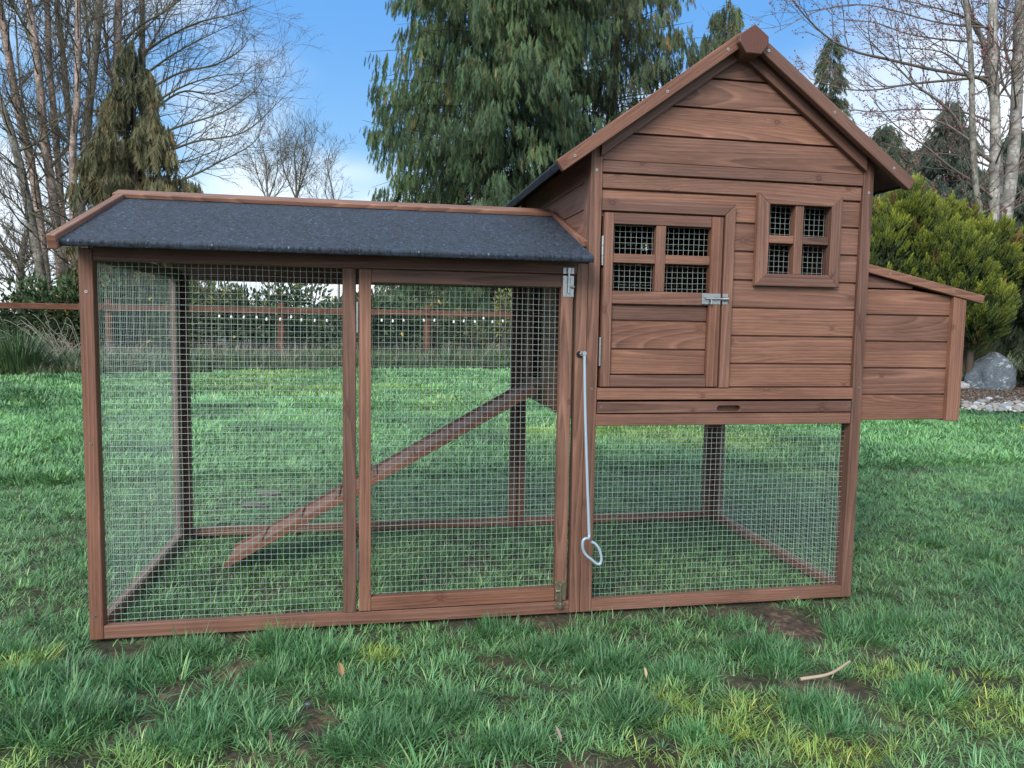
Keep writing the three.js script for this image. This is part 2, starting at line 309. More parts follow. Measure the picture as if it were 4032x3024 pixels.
// ---- wire
wirePanel(coop, V(0.0255, 0.018, -0.0212), X1, 0.49, Y1, 0.77, NZ, 1);
wirePanel(coop, V(1.074, 0.018, -0.0212), X1, 0.652, Y1, 0.425, NZ, 2);
wirePanel(coop, V(0.0178, 0.02, -0.705), Z1, 0.68, Y1, 0.765, X1, 3);
wirePanel(coop, V(0.03, 0.012, -0.745), X1, 0.99, Y1, 0.785, Z1, 4);
wirePanel(coop, V(1.06, 0.012, -0.745), X1, 0.645, Y1, 0.43, Z1, 5);
wirePanel(coop, V(1.7325, 0.02, -0.72), Z1, 0.69, Y1, 0.42, NX, 6);
board('rail', coop, 1.0768, 1.7232, 0, 0.0283, -0.0185, -0.0005, 'x', 0);
// ---- steel fittings
function latchGeo() { // a small barrel bolt lying along x, 68 mm long
  const g = [], bx = (w, h, d, x, y, z) => { const b = new THREE.BoxGeometry(w, h, d); b.translate(x, y, z); g.push(b.toNonIndexed()); }, cyl = (r, l, x, y, z, ax = 'x', s = 14) => { const c = new THREE.CylinderGeometry(r, r, l, s); if (ax === 'x') c.rotateZ(Math.PI / 2); if (ax === 'z') c.rotateX(Math.PI / 2); c.translate(x, y, z); g.push(c.toNonIndexed()); };
  bx(0.046, 0.0245, 0.0011, 0.023, 0, 0.0006); bx(0.013, 0.0245, 0.0011, 0.0575, 0, 0.0006);
  for (const x of [0.007, 0.036]) { const t = new THREE.CylinderGeometry(0.0046, 0.0046, 0.009, 14, 1, true, 0, Math.PI); t.rotateZ(Math.PI / 2); t.rotateX(-Math.PI / 2); t.translate(x, 0, 0.0035); g.push(t.toNonIndexed()); bx(0.009, 0.0012, 0.0035, x, 0.0043, 0.002); bx(0.009, 0.0012, 0.0035, x, -0.0043, 0.002); }
  cyl(0.0055, 0.0105, 0.0575, 0, 0.0042); cyl(0.0027, 0.056, 0.036, 0, 0.0046); cyl(0.0021, 0.0085, 0.0215, -0.006, 0.006, 'y'); cyl(0.0034, 0.0028, 0.0215, -0.0105, 0.006, 'y');
  for (const [x, y] of [[0.0045, 0.0088], [0.0045, -0.0088], [0.0405, 0.0088], [0.0405, -0.0088], [0.0575, 0.0088], [0.0575, -0.0088]]) cyl(0.0026, 0.0012, x, y, 0.0016, 'z');
  return mergeGeometries(g);
}
const LG = latchGeo();
function hingeGeo() { // the knuckle and the edges of its leaves, upright, 66 mm high
  const g = [];
  for (let k = 0; k < 3; k++) { const c = new THREE.CylinderGeometry(0.0026, 0.0026, 0.021, 12); c.translate(0, -0.022 + k * 0.022, 0); g.push(c.toNonIndexed()); }
  const b = new THREE.BoxGeometry(0.0022, 0.064, 0.016); b.translate(0, 0, -0.009); g.push(b.toNonIndexed()); return mergeGeometries(g);
}
const HG = hingeGeo();
function fit(name, g, m, parent, x, y, z, rz = 0) { const o = part(name, g, m, parent); o.position.set(x, y, z); o.rotation.z = rz; return o; }
// ---- run door
const rd = subgroup('run_door', coop);
board('stile', rd, 0.5455, 0.5715, 0.0305, 0.7775, -0.0205, 0.0012, 'y', 2);
board('stile', rd, 0.988, 1.0150, 0.0305, 0.7775, -0.0205, 0.0012, 'y', 0);
board('rail', rd, 0.5718, 0.9877, 0.7492, 0.7775, -0.0195, 0.0006, 'x', 1);
board('rail', rd, 0.5718, 0.9877, 0.0305, 0.061, -0.0195, 0.0006, 'x', 3);
wirePanel(rd, V(0.562, 0.05, -0.0212), X1, 0.438, Y1, 0.712, NZ, 7);
fit('latch', LG, steel, rd, 1.0035, 0.7285, 0.0012, Math.PI / 2);
fit('latch', LG, brass, rd, 1.0, 0.0775, 0.0012, -Math.PI / 2);
fit('hinge', HG, steel, rd, 0.5425, 0.675, 0.0022); fit('hinge', HG, steel, rd, 0.5425, 0.135, 0.0022);
// ---- front wall of the house
const fw = subgroup('front_wall', coop), ZP = -0.0085, FX0 = 1.077, FX1 = 1.7232;
const seams = [0.5243, 0.5802, 0.6462, 0.7118, 0.7765, 0.8427, 0.9079, 0.9702];
for (let k = 0; k < seams.length - 1; k++) {
  const y0 = seams[k], y1 = seams[k + 1];
  if (k === 6) { plank(fw, FX0, 1.468, y0, y1, ZP, 0.011, 2); plank(fw, 1.652, FX1, y0, y1, ZP, 0.011, 0); continue; }        // above the door the board runs through
  if (k >= 4 && k < 7) { plank(fw, 1.372, 1.468, y0, y1, ZP, 0.011, 0); plank(fw, 1.652, FX1, y0, y1, ZP, 0.011, 0); continue; }
  plank(fw, 1.372, FX1, y0, y1, ZP, 0.011, k < 3 ? 2 : 0);
}
plank(fw, FX0, FX1, 0.9702, 1.0058, ZP + 0.003, 0.014, 0);
board('band', fw, FX0, FX1, 1.0068, 1.0325, -0.022, -0.0012, 'x', 1);
const gy = [1.0335, 1.0961, 1.1624, 1.2291, 1.318];
for (let k = 0; k < 4; k++) {
  const xa = (y) => CX - (APEX - 0.018 - y) / SL, xb = (y) => CX + (APEX - 0.018 - y) / SL, y0 = gy[k], y1 = gy[k + 1] - plankGap;
  const l0 = Math.max(FX0, xa(y0)), r0 = Math.min(FX1, xb(y0)), l1 = Math.max(FX0, xa(y1)), r1 = Math.min(FX1, xb(y1));
  const o = k === 3 ? [[l0, y0], [r0, y0], [CX, APEX - 0.022]] : [[l0, y0], [r0, y0], ...(l0 <= FX0 ? [[FX1, Math.min(y1, under(FX1))]] : []), [r1, y1], [l1, y1], ...(l0 <= FX0 ? [[FX0, Math.min(y1, under(FX0))]] : [])];
  cut('plank', fw, o, -0.02, -0.0035, { tone: k === 1 ? 2 : 0 });
  if (k) board('plank_tongue', fw, l0 + 0.03, r0 - 0.03, y0 - 0.006, y0 + 0.004, -0.0195, -0.013, 'x', 1);
}
// sill, litter drawer with its finger slot, lower trim
board('sill', fw, FX0, 1.7238, 0.4968, 0.5240, -0.02, 0.0022, 'x', 2);
board('trim', fw, FX0 - 0.0015, 1.7205, 0.4372, 0.4637, -0.02, 0.0028, 'x', 0);
const slot = new THREE.Path(); slot.absarc(1.376, 0.476, 0.0064, Math.PI / 2, Math.PI * 1.5); slot.absarc(1.422, 0.476, 0.0064, -Math.PI / 2, Math.PI / 2);
const dr = subgroup('litter_drawer', coop);
cut('drawer_front', dr, [[1.0775, 0.4662], [1.719, 0.4662], [1.719, 0.492], [1.0775, 0.492]], -0.012, 0.0045, { tone: 1, holes: [slot] });
board('slot_back', dr, 1.36, 1.44, 0.466, 0.489, -0.018, -0.0122, 'x', 1);
board('tray_floor', dr, 1.08, 1.715, 0.466, 0.4695, -0.73, -0.0185, 'z', 1);
screwAt(dr, 1.0862, 0.4815, 0.0045, brass); screwAt(dr, 1.7125, 0.4803, 0.0045, brass);
// trim round the door opening, mitred at the upper right corner
cut('trim', fw, [[FX0, 0.9218], [1.3697, 0.9218], [1.397, 0.9485], [FX0, 0.9485]], -0.008, 0.0045, { tone: 1 });
cut('trim', fw, [[1.3728, 0.5246], [1.397, 0.5246], [1.397, 0.9478], [1.3728, 0.9232]], -0.008, 0.0045, { tone: 0, vertical: true });
// ---- house door
const hd = subgroup('house_door', coop), DZ = 0.0035;
board('stile', hd, 1.0832, 1.1056, 0.5268, 0.9178, -0.017, DZ, 'y', 0);
board('stile', hd, 1.3395, 1.3678, 0.5268, 0.9178, -0.017, DZ + 0.001, 'y', 3);
board('rail', hd, 1.1058, 1.3393, 0.8935, 0.9178, -0.017, DZ - 0.0005, 'x', 1);
board('rail', hd, 1.1058, 1.3393, 0.7155, 0.7445, -0.017, DZ - 0.0005, 'x', 0);
board('rail', hd, 1.1058, 1.3393, 0.5268, 0.5532, -0.017, DZ - 0.0005, 'x', 1);
plank(hd, 1.1058, 1.3393, 0.6772, 0.7150, -0.006, 0.01, 1); plank(hd, 1.1058, 1.3393, 0.6118, 0.6772, -0.006, 0.01, 2); plank(hd, 1.1058, 1.3393, 0.5535, 0.6118, -0.006, 0.01, 2);
board('muntin', hd, 1.2068, 1.2298, 0.7448, 0.8932, -0.0165, DZ - 0.0015, 'y', 0);
board('muntin', hd, 1.1058, 1.2066, 0.8075, 0.8280, -0.0155, DZ - 0.003, 'x', 0); board('muntin', hd, 1.2300, 1.3393, 0.8082, 0.8285, -0.0155, DZ - 0.003, 'x', 2);
wirePanel(hd, V(1.102, 0.74, -0.0185), X1, 0.242, Y1, 0.158, NZ, 8);
fit('latch', LG, steel, hd, 1.3205, 0.731, DZ + 0.0012);
fit('hinge', HG, steel, hd, 1.0799, 0.833, 0.004); fit('hinge', HG, steel, hd, 1.0799, 0.607, 0.004);
// ---- window
const wn = subgroup('window', coop), A = [1.4515, 1.668, 0.765, 0.978], I = [1.482, 1.641, 0.793, 0.9535];
cut('window_frame', wn, [[A[0], A[2]], [I[0], I[2]], [I[0], I[3]], [A[0], A[3]]], -0.008, 0.0055, { vertical: true, tone: 0 });
cut('window_frame', wn, [[A[1], A[2]], [A[1], A[3]], [I[1], I[3]], [I[1], I[2]]], -0.008, 0.0055, { vertical: true, tone: 1 });
cut('window_frame', wn, [[A[0], A[3]], [I[0], I[3]], [I[1], I[3]], [A[1], A[3]]], -0.008, 0.0055, { tone: 0 });
cut('window_frame', wn, [[A[0], A[2]], [A[1], A[2]], [I[1], I[2]], [I[0], I[2]]], -0.008, 0.0055, { tone: 1 });
board('muntin', wn, 1.5495, 1.5708, 0.7935, 0.953, -0.0205, 0.0015, 'y', 0);
board('muntin', wn, 1.4825, 1.5493, 0.8645, 0.8825, -0.019, -0.001, 'x', 2); board('muntin', wn, 1.5710, 1.6405, 0.8645, 0.8825, -0.019, -0.001, 'x', 1);
for (const [a, b] of [[1.466, 1.4815], [1.6415, 1.655]]) board('window_lining', wn, a, b, 0.78, 0.967, -0.024, -0.009, 'y', 1);
for (const [a, b] of [[0.779, 0.7925], [0.954, 0.967]]) board('window_lining', wn, 1.4818, 1.6412, a, b, -0.024, -0.009, 'x', 1);
wirePanel(wn, V(1.475, 0.786, -0.0252), X1, 0.172, Y1, 0.173, NZ, 9);
// ---- other walls and the floor
const lw = subgroup('left_wall', coop), sy = [0.434, 0.4985, 0.565, 0.632, 0.699, 0.799, 0.8655, 0.9298, 0.9922, 1.06];
function sidePlank(parent, x0, x1, y0, y1, z0, z1, tone) { const g = sawn(x1 - x0, y1 - y0 - 0.003, z1 - z0, 'z', 0.0012); g.translate((x0 + x1) / 2, (y0 + y1) / 2, (z0 + z1) / 2); const t = sawn(0.004, 0.009, z1 - z0 - 0.002, 'z', 0.0003); t.translate((x0 + x1) / 2, y1, (z0 + z1) / 2); return part('plank', mergeGeometries([g, t]), pickWood(tone), parent); }
for (let k = 0; k < 9; k++) {
  if (k >= 1 && k <= 4) { sidePlank(lw, 1.052, 1.063, sy[k], sy[k + 1], -0.475, -0.052, 0); sidePlank(lw, 1.052, 1.063, sy[k], sy[k + 1], -0.7375, -0.64, 1); } // pop hole between
  else sidePlank(lw, 1.052, 1.063, sy[k], k === 8 ? 1.055 : sy[k + 1], -0.7375, -0.052, k > 4 ? 2 : 0);
}
board('wall_stile', lw, 1.0495, 1.066, 0.434, 1.055, -0.0515, -0.0267, 'y', 0);
board('wall_stile', lw, 1.0445, 1.0515, 0.4345, 0.778, -0.3, -0.272, 'y', 1);
const rw = subgroup('right_wall', coop);
for (let k = 0; k < 9; k++) sidePlank(rw, 1.737, 1.748, sy[k], k === 8 ? 1.055 : sy[k + 1], -0.7375, -0.0268, 1);
const bw = subgroup('rear_wall', coop);
for (let k = 0; k < 9; k++) {
  const y1 = k === 8 ? 1.05 : sy[k + 1];
  if (k === 6 || k === 7) { // the round air hole sits in these two boards
    const hy = 0.9262, r = 0.0148, hx = 1.4620, y0 = sy[k] + 0.0004, yt = y1 - 0.001;
    if (k === 7) {
      const hole = []; 
      const o = [[1.067, y0], [hx - r, y0]]; const a0 = Math.asin(clamp((y0 - hy) / r, -1, 1));
      const pts = []; for (let q = 0; q <= 14; q++) { const a = Math.PI - a0 - (Math.PI - 2 * a0) * q / 14; pts.push([hx + r * Math.cos(a), hy + r * Math.sin(a)]); }
      o.splice(1, 1, ...pts); o.push([1.6998, y0], [1.6998, yt], [1.067, yt]);
      cut('plank', bw, o, ZB, -0.752, { tone: 1 });
    } else {
      const a0 = Math.asin(clamp((yt - hy) / r, -1, 1)), pts = []; for (let q = 0; q <= 14; q++) { const a = a0 + (-Math.PI - 2 * a0) * q / 14; pts.push([hx + r * Math.cos(a), hy + r * Math.sin(a)]); }
      cut('plank', bw, [[1.067, y0], [1.6998, y0], [1.6998, yt], ...pts, [1.067, yt]], ZB, -0.752, { tone: 1 });
    }
  } else { const g = sawn(0.6325, y1 - sy[k] - 0.001, 0.012, 'x'); g.translate(1.3835, (y1 + sy[k]) / 2, -0.758); part('plank', g, pickWood(1), bw); }
}
cut('gable_board', bw, [[1.067, 1.0505], [1.6998, 1.0505], [1.6998, under(1.6998)], [CX, APEX - 0.022], [1.067, under(1.067)]], ZB, -0.752, { tone: 1 });
board('house_floor', coop, 1.0665, 1.7368, 0.4935, 0.4965, -0.7515, -0.0205, 'z', 1);
// ---- house roof
const hr = subgroup('house_roof', coop), ANG = Math.atan(SL), LEN = 0.4345 / Math.cos(ANG), ZF = 0.04, ZR = -0.80;
for (const s of [-1, 1]) {
  const slope = (g) => { g.rotateZ(-s * ANG); g.translate(CX, APEX, 0); return g; };
  const panel = sawn(LEN - 0.006, 0.0105, ZF - 0.0175 - ZR, 'z'); panel.translate(s * (LEN - 0.006) / 2, -0.0035 - 0.00525, (ZF - 0.0175 + ZR) / 2);
  part('roof_panel', slope(panel), woods[1][1], hr);
  const sh = new THREE.Shape(); const L = LEN - 0.0025; sh.moveTo(0, -0.0005); sh.lineTo(s * (L - 0.004), -0.0005); sh.quadraticCurveTo(s * L, -0.0007, s * L, -0.005); sh.lineTo(s * L, -0.0165); sh.lineTo(s * (L - 0.0028), -0.0165); sh.lineTo(s * (L - 0.0028), -0.0032); sh.lineTo(0, -0.0032); sh.closePath();
  const fg = new THREE.ExtrudeGeometry(sh, { depth: ZF - 0.018 - ZR, bevelEnabled: false }); fg.translate(0, 0, ZR);
  const p = fg.attributes.position, uv = fg.attributes.uv; for (let k = 0; k < p.count; k++) uv.setXY(k, p.getX(k) + p.getY(k), p.getZ(k));
  part('roof_felt', slope(fg), felt, hr);
  const bb = sawn(LEN - 0.028, 0.0275, 0.0172, 'x', 0.0015); bb.translate(s * (LEN + 0.028) / 2, -0.01375 + 0.0015, ZF - 0.0086);
  part('bargeboard', slope(bb), woods[s > 0 ? 0 : 3][s > 0 ? 1 : 3], hr);
  const bk = sawn(LEN - 0.028, 0.0275, 0.0172, 'x', 0.0015); bk.translate(s * (LEN + 0.028) / 2, -0.01375 + 0.0015, ZR - 0.0088);
  part('bargeboard', slope(bk), woods[2][1], hr);
  // rafter trim lying on the gable boards
  const t0 = 0.036, t1 = (FX1 - CX) / Math.cos(ANG) - 0.004;
  const rt = cut('rafter_trim', hr, [[s * 0.012, APEX - CX * 0 - 0.0], [0, 0], [0, 0]].slice(0, 0).concat((() => { const q = (x, d) => [CX + s * x, APEX - SL * x - (0.0165 + d) / Math.cos(ANG)]; const xe = FX1 - CX; const a = [q(0.001, 0), q(xe, 0), [CX + s * xe, q(xe, 0.0)[1] - 0.0355], q(0.001, 0.0285)]; return s > 0 ? a.reverse() : a; })()), -0.0033, 0.0105, { tone: 1, angle: -s * ANG });
}
const beamGeo = new THREE.ExtrudeGeometry(new THREE.Shape([[0, 0.032], [-0.034, 0.008], [-0.0345, -0.009], [-0.0175, -0.031], [0.0175, -0.031], [0.0345, -0.009], [0.034, 0.008]].map((q) => new THREE.Vector2(...q))), { depth: 0.86, bevelEnabled: true, bevelSize: 0.0015, bevelOffset: -0.0015, bevelThickness: 0.0015, bevelSegments: 1 });
{ const g = beamGeo, p = g.attributes.position, n = g.attributes.normal, uv = g.attributes.uv; for (let k = 0; k < p.count; k++) Math.abs(n.getZ(k)) > 0.9 ? uv.setXY(k, p.getX(k) / 0.07 + 0.5, p.getY(k) / 0.07 + 0.5) : uv.setXY(k, p.getZ(k), p.getX(k) * 0.8 + p.getY(k) * 0.6); g.translate(1.3982, 1.2985, -0.805); }
part('ridge_beam', beamGeo, [endGrain, woods[0][1]], hr);
for (const [s, x] of [[-1, 0.052], [-1, 0.19], [-1, 0.395], [1, 0.045], [1, 0.215], [1, 0.375]]) screwAt(hr, CX + s * x, roofY(CX + s * x) - 0.0165, ZF + 0.0003, RW() > 0.5 ? steel : brass);
// ---- run roof, a shallow gable with a ridge board; felt turned down over the eaves
const rr = subgroup('run_roof', coop), RA = Math.atan(0.346), EZ = 0.079, EY = 0.8115, RX0 = -0.0045, RX1 = 1.0388, rl = (EZ + 0.362) / Math.cos(RA);
for (const s of [1, -1]) {
  const L = s > 0 ? rl : rl * 1.09;
  const put = (g) => { g.rotateX(s * RA); g.translate(0, EY + 0.441 * 0.346, -0.362); return g; }; // local: z runs from the ridge to the eave
  const panel = sawn(RX1 - RX0 - 0.002, 0.009, L - 0.006, 'x'); panel.translate((RX0 + RX1) / 2, -0.0078, s * (L - 0.006) / 2); part('roof_panel', put(panel), woods[2][1], rr);
  const sh = new THREE.Shape(); sh.moveTo(0, 0); sh.lineTo(L - 0.006, 0); sh.quadraticCurveTo(L + 0.0005, -0.0002, L, -0.006); sh.quadraticCurveTo(L - 0.0004, -0.0136, L - 0.004, -0.0136); sh.lineTo(L - 0.0045, -0.003); sh.lineTo(0, -0.003); sh.closePath();
  const fg = new THREE.ExtrudeGeometry(sh, { depth: RX1 - RX0, bevelEnabled: false, curveSegments: 8 }); fg.rotateY(-Math.PI / 2); fg.translate(RX1, 0, 0); if (s < 0) fg.scale(1, 1, -1);
  if (s < 0) { const ix = fg.index; const P = fg.attributes.position; if (!ix) { for (const a of Object.values(fg.attributes)) { const w = a.itemSize, arr = a.array; for (let t = 0; t < a.count; t += 3) for (let q = 0; q < w; q++) { const m = arr[(t + 1) * w + q]; arr[(t + 1) * w + q] = arr[(t + 2) * w + q]; arr[(t + 2) * w + q] = m; } } } fg.computeVertexNormals(); }
  const p = fg.attributes.position, uv = fg.attributes.uv; for (let k = 0; k < p.count; k++) uv.setXY(k, p.getX(k), p.getZ(k) + p.getY(k));
  part('roof_felt', put(fg), felt, rr);
  const bl = sawn(0.0172, 0.0275, L - 0.012, 'z', 0.0015); bl.translate(RX0 - 0.0088, -0.0035, s * (L + 0.030) / 2); part('bargeboard', put(bl), woods[1][2], rr);
  const br = sawn(0.0115, 0.014, L - 0.155, 'z', 0.0012); br.translate(RX1 + 0.006, 0.003, s * (0.05 + (L - 0.155) / 2)); if (s > 0) part('bargeboard', put(br), woods[3][2], rr);
  const cap = sawn(RX1 - RX0 + 0.029, 0.011, 0.05, 'x', 0.0014); cap.translate((RX0 + RX1) / 2 - 0.012, 0.0058, s * 0.026); part('ridge_cap', put(cap), woods[s > 0 ? 4 : 2][2], rr);
}
// ---- nest box on the right side
const nb = subgroup('nest_box', coop), NZF = -0.032, nsl = (0.8234 - 0.7556) / (2.0963 - 1.7759), nTop = (x) => 0.8234 - nsl * (x - 1.7759);
const ny = [0.438, 0.5035, 0.5702, 0.6366, 0.7028, 0.7668];
for (let k = 0; k < 5; k++) k < 4 ? plank(nb, 1.7508, 2.0105, ny[k], ny[k + 1], NZF - 0.003, 0.011, k % 2 ? 0 : 2) : cut('plank', nb, [[1.7508, ny[4] + 0.0017], [2.0105, ny[4] + 0.0017], [2.0105, nTop(2.0105) - 0.0225], [2.0, nTop(2.0) - 0.0225], [1.905, ny[5] - 0.0017], [1.7508, ny[5] - 0.0017]], NZF - 0.014, NZF - 0.003, { tone: 2 });
cut('plank', nb, [[1.7508, ny[5] + 0.0017], [1.9, ny[5] + 0.0017], [1.9, nTop(1.9) - 0.0225], [1.7508, nTop(1.7508) - 0.0225]], NZF - 0.014, NZF - 0.003, { tone: 1 });
cut('corner_post', nb, [[2.0107, 0.4375], [2.0478, 0.4375], [2.0478, nTop(2.0478) - 0.0212], [2.0107, nTop(2.0107) - 0.0212]], NZF - 0.03, NZF + 0.008, { vertical: true, tone: 2 });
for (let k = 0; k < 5; k++) sidePlank(nb, 2.034, 2.045, ny[k], k === 4 ? 0.738 : ny[k + 1], -0.66, NZF - 0.0302, 0);
board('nest_floor', nb, 1.7508, 2.0338, 0.439, 0.449, -0.66, NZF - 0.0145, 'x', 1);
board('rear_board', nb, 1.7508, 2.0338, 0.4495, 0.73, -0.66, -0.648, 'x', 1);
{
  const L = Math.hypot(0.3204, 0.0678) + 0.026, a = Math.atan(nsl), put = (g) => { g.rotateZ(-a); g.translate(1.7509, nTop(1.7509), 0); return g; };
  const b = sawn(L, 0.0205, 0.017, 'x', 0.0012); b.translate(L / 2, -0.01025, NZF + 0.0035); part('bargeboard', put(b), woods[4][2], nb);
  const pn = sawn(L - 0.004, 0.01, 0.64, 'z'); pn.translate(L / 2, -0.0145, NZF - 0.3255); part('roof_panel', put(pn), woods[1][1], nb);
  const fl = new THREE.BoxGeometry(L - 0.002, 0.0025, 0.641); fl.translate(L / 2, -0.007, NZF - 0.326); const p = fl.attributes.position, uv = fl.attributes.uv; for (let k = 0; k < p.count; k++) uv.setXY(k, p.getX(k), p.getZ(k) + p.getY(k)); part('roof_felt', put(fl), felt, nb);
  for (const [x, m] of [[0.072, brass], [0.252, brass], [0.03, darkHole]]) { const y = nTop(1.7509 + x) - 0.0105; if (m !== darkHole) screwAt(nb, 1.7509 + x, y, NZF + 0.012, m); }
}
for (const [x, y] of [[1.063, 1.0095], [1.0635, 0.5215], [1.738, 0.9915], [1.7415, 0.5245], [0.0135, 0.717], [0.0135, 0.41], [0.012, 0.05], [1.7435, 0.105]]) screwAt(coop, x, y, 0.0003, RW() > 0.6 ? brass : steel);
// ---- ramp up to the pop hole
const rp = subgroup('ramp', coop), rz0 = -0.572, rz1 = -0.425, ra = Math.atan2(0.482 - 0.012, 1.028 - 0.19), rL = Math.hypot(0.47, 0.838);
{
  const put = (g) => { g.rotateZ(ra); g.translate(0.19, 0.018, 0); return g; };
  const b = sawn(rL, 0.008, rz1 - rz0 - 0.022, 'x'); b.translate(rL / 2, -0.004, (rz0 + rz1) / 2); const pale = woods[1][2].clone(); pale.color.setRGB(1.35, 1.4, 1.45); part('ramp_board', put(b), pale, rp);  // sky sheen on the tread is painted in as a lighter board colour
  for (const [z, t] of [[rz0 + 0.0055, 1], [rz1 - 0.0055, 3]]) {
    // each side board has its foot cut level with the ground
    cut('ramp_side', rp, [[0.187, 0.005], [0.1965, 0.0045], [0.19 + rL * Math.cos(ra) + 0.0085, 0.018 + rL * Math.sin(ra) - 0.014], [0.19 + rL * Math.cos(ra) - 0.002, 0.018 + rL * Math.sin(ra) + (t === 1 ? 0.007 : 0.0008)], [0.187, t === 1 ? 0.023 : 0.0175]], z - 0.0055, z + 0.0055, { tone: t, angle: ra });
  }
  for (let k = 0; k < 8; k++) { const g = sawn(0.014, 0.006, rz1 - rz0 - 0.026, 'z', 0.0014); g.translate(0.10 + k * 0.117, 0.003, (rz0 + rz1) / 2); part('rung', put(g), woods[k % 5][2], rp); }
}
// ---- pull rod of the pop hole door
const rod = subgroup('pull_rod', coop);
{
  const ring = new THREE.CylinderGeometry(0.0078, 0.0078, 0.0012, 20); ring.rotateX(Math.PI / 2); ring.translate(1.0338, 0.5998, 0.0003); part('rod_hole', ring, darkHole, rod);
  const b = new MB(); b.tube([V(1.0338, 0.6, -0.02), V(1.0345, 0.602, 0.012), V(1.0352, 0.6035, 0.028)], 0.0029, 10, true); b.tube([V(1.0345, 0.6020, 0.012), V(1.0348, 0.6025, 0.0165)], 0.0058, 6, true); b.tube([V(1.0352, 0.6035, 0.0275), V(1.0353, 0.604, 0.0345)], 0.0052, 8, true); part('bolt', b.geo(), steel, rod);
  const t = new MB(), h = V(1.0362, 0.6065, 0.031);
  const loop = [V(1.0552, 0.200, 0.037), V(1.0553, 0.192, 0.038), V(1.0525, 0.1878, 0.042), V(1.0440, 0.1886, 0.046), V(1.0392, 0.184, 0.046), V(1.0386, 0.172, 0.045), V(1.0415, 0.160, 0.043), V(1.0486, 0.1490, 0.042), V(1.0610, 0.1385, 0.041), V(1.0755, 0.1268, 0.040), V(1.0818, 0.1268, 0.040), V(1.0848, 0.134, 0.040), V(1.0836, 0.148, 0.040), V(1.0785, 0.1625, 0.040), V(1.0700, 0.1735, 0.040), V(1.0610, 0.1788, 0.040)];
  t.tube(curve([h, V(1.0365, 0.596, 0.031), V(1.0405, 0.48, 0.032), V(1.0480, 0.33, 0.035), ...loop], 150), 0.0032, 12, true, 1);
  part('rod', t.geo(), rodMat, rod);
}

// ================================================================ ground, bed, road
const spots = [[1140, 2760, 0.05], [1240, 2800, 0.06], [640, 2720, 0.06], [1150, 2870, 0.05], [560, 2840, 0.05], [1060, 2630, 0.05], [440, 2560, 0.06], [900, 2990, 0.05], [2470, 2500, 0.07], [2900, 2500, 0.06], [3150, 2500, 0.07], [2930, 2690, 0.06], [3210, 2700, 0.09], [3280, 2860, 0.08], [3770, 2640, 0.05], [3900, 2700, 0.06], [3960, 2160, 0.08], [620, 2400, 0.04], [2600, 2930, 0.06], [1900, 2760, 0.05], [1960, 2600, 0.06], [1640, 2960, 0.05], [300, 2990, 0.05], [3480, 2560, 0.06]].map(([px, py, r]) => { const q = onGround(px, py); return [q.x, q.z, r]; });
const dirtAt = (x, z) => { // 0 grass .. 1 bare soil: worn spots close to the coop's front
  const n = fbm(x * 2.6 + 7, z * 2.6 + 3, 51, 3), near = sstep(-0.05, 0.1, z) * sstep(2.6, 1.2, Math.abs(x - 0.8)), far = 0.35;
  return Math.max(sstep(0.1, 0.3, n) * lerp(far, 1, near), spots.reduce((m, [sx, sz, r]) => Math.max(m, sstep(1.3, 0.5, Math.hypot((x - sx) / r, (z - sz) / (r * 0.55)) + 0.5 * noise2(x * 14, z * 14, 7))), 0));
};
const bumpAt = (x, z) => { const d = Math.hypot(x - 0.9, z); return -0.006 + 0.016 * fbm(x * 1.3, z * 1.3, 61, 3) * sstep(0, 0.5, Math.max(Math.abs(x - 0.9) - 0.95, Math.max(z - 0.05, -0.85 - z), 0)) - 0.004 + 0.02 * fbm(x * 0.3, z * 0.3, 63, 2) * sstep(2, 6, d); };
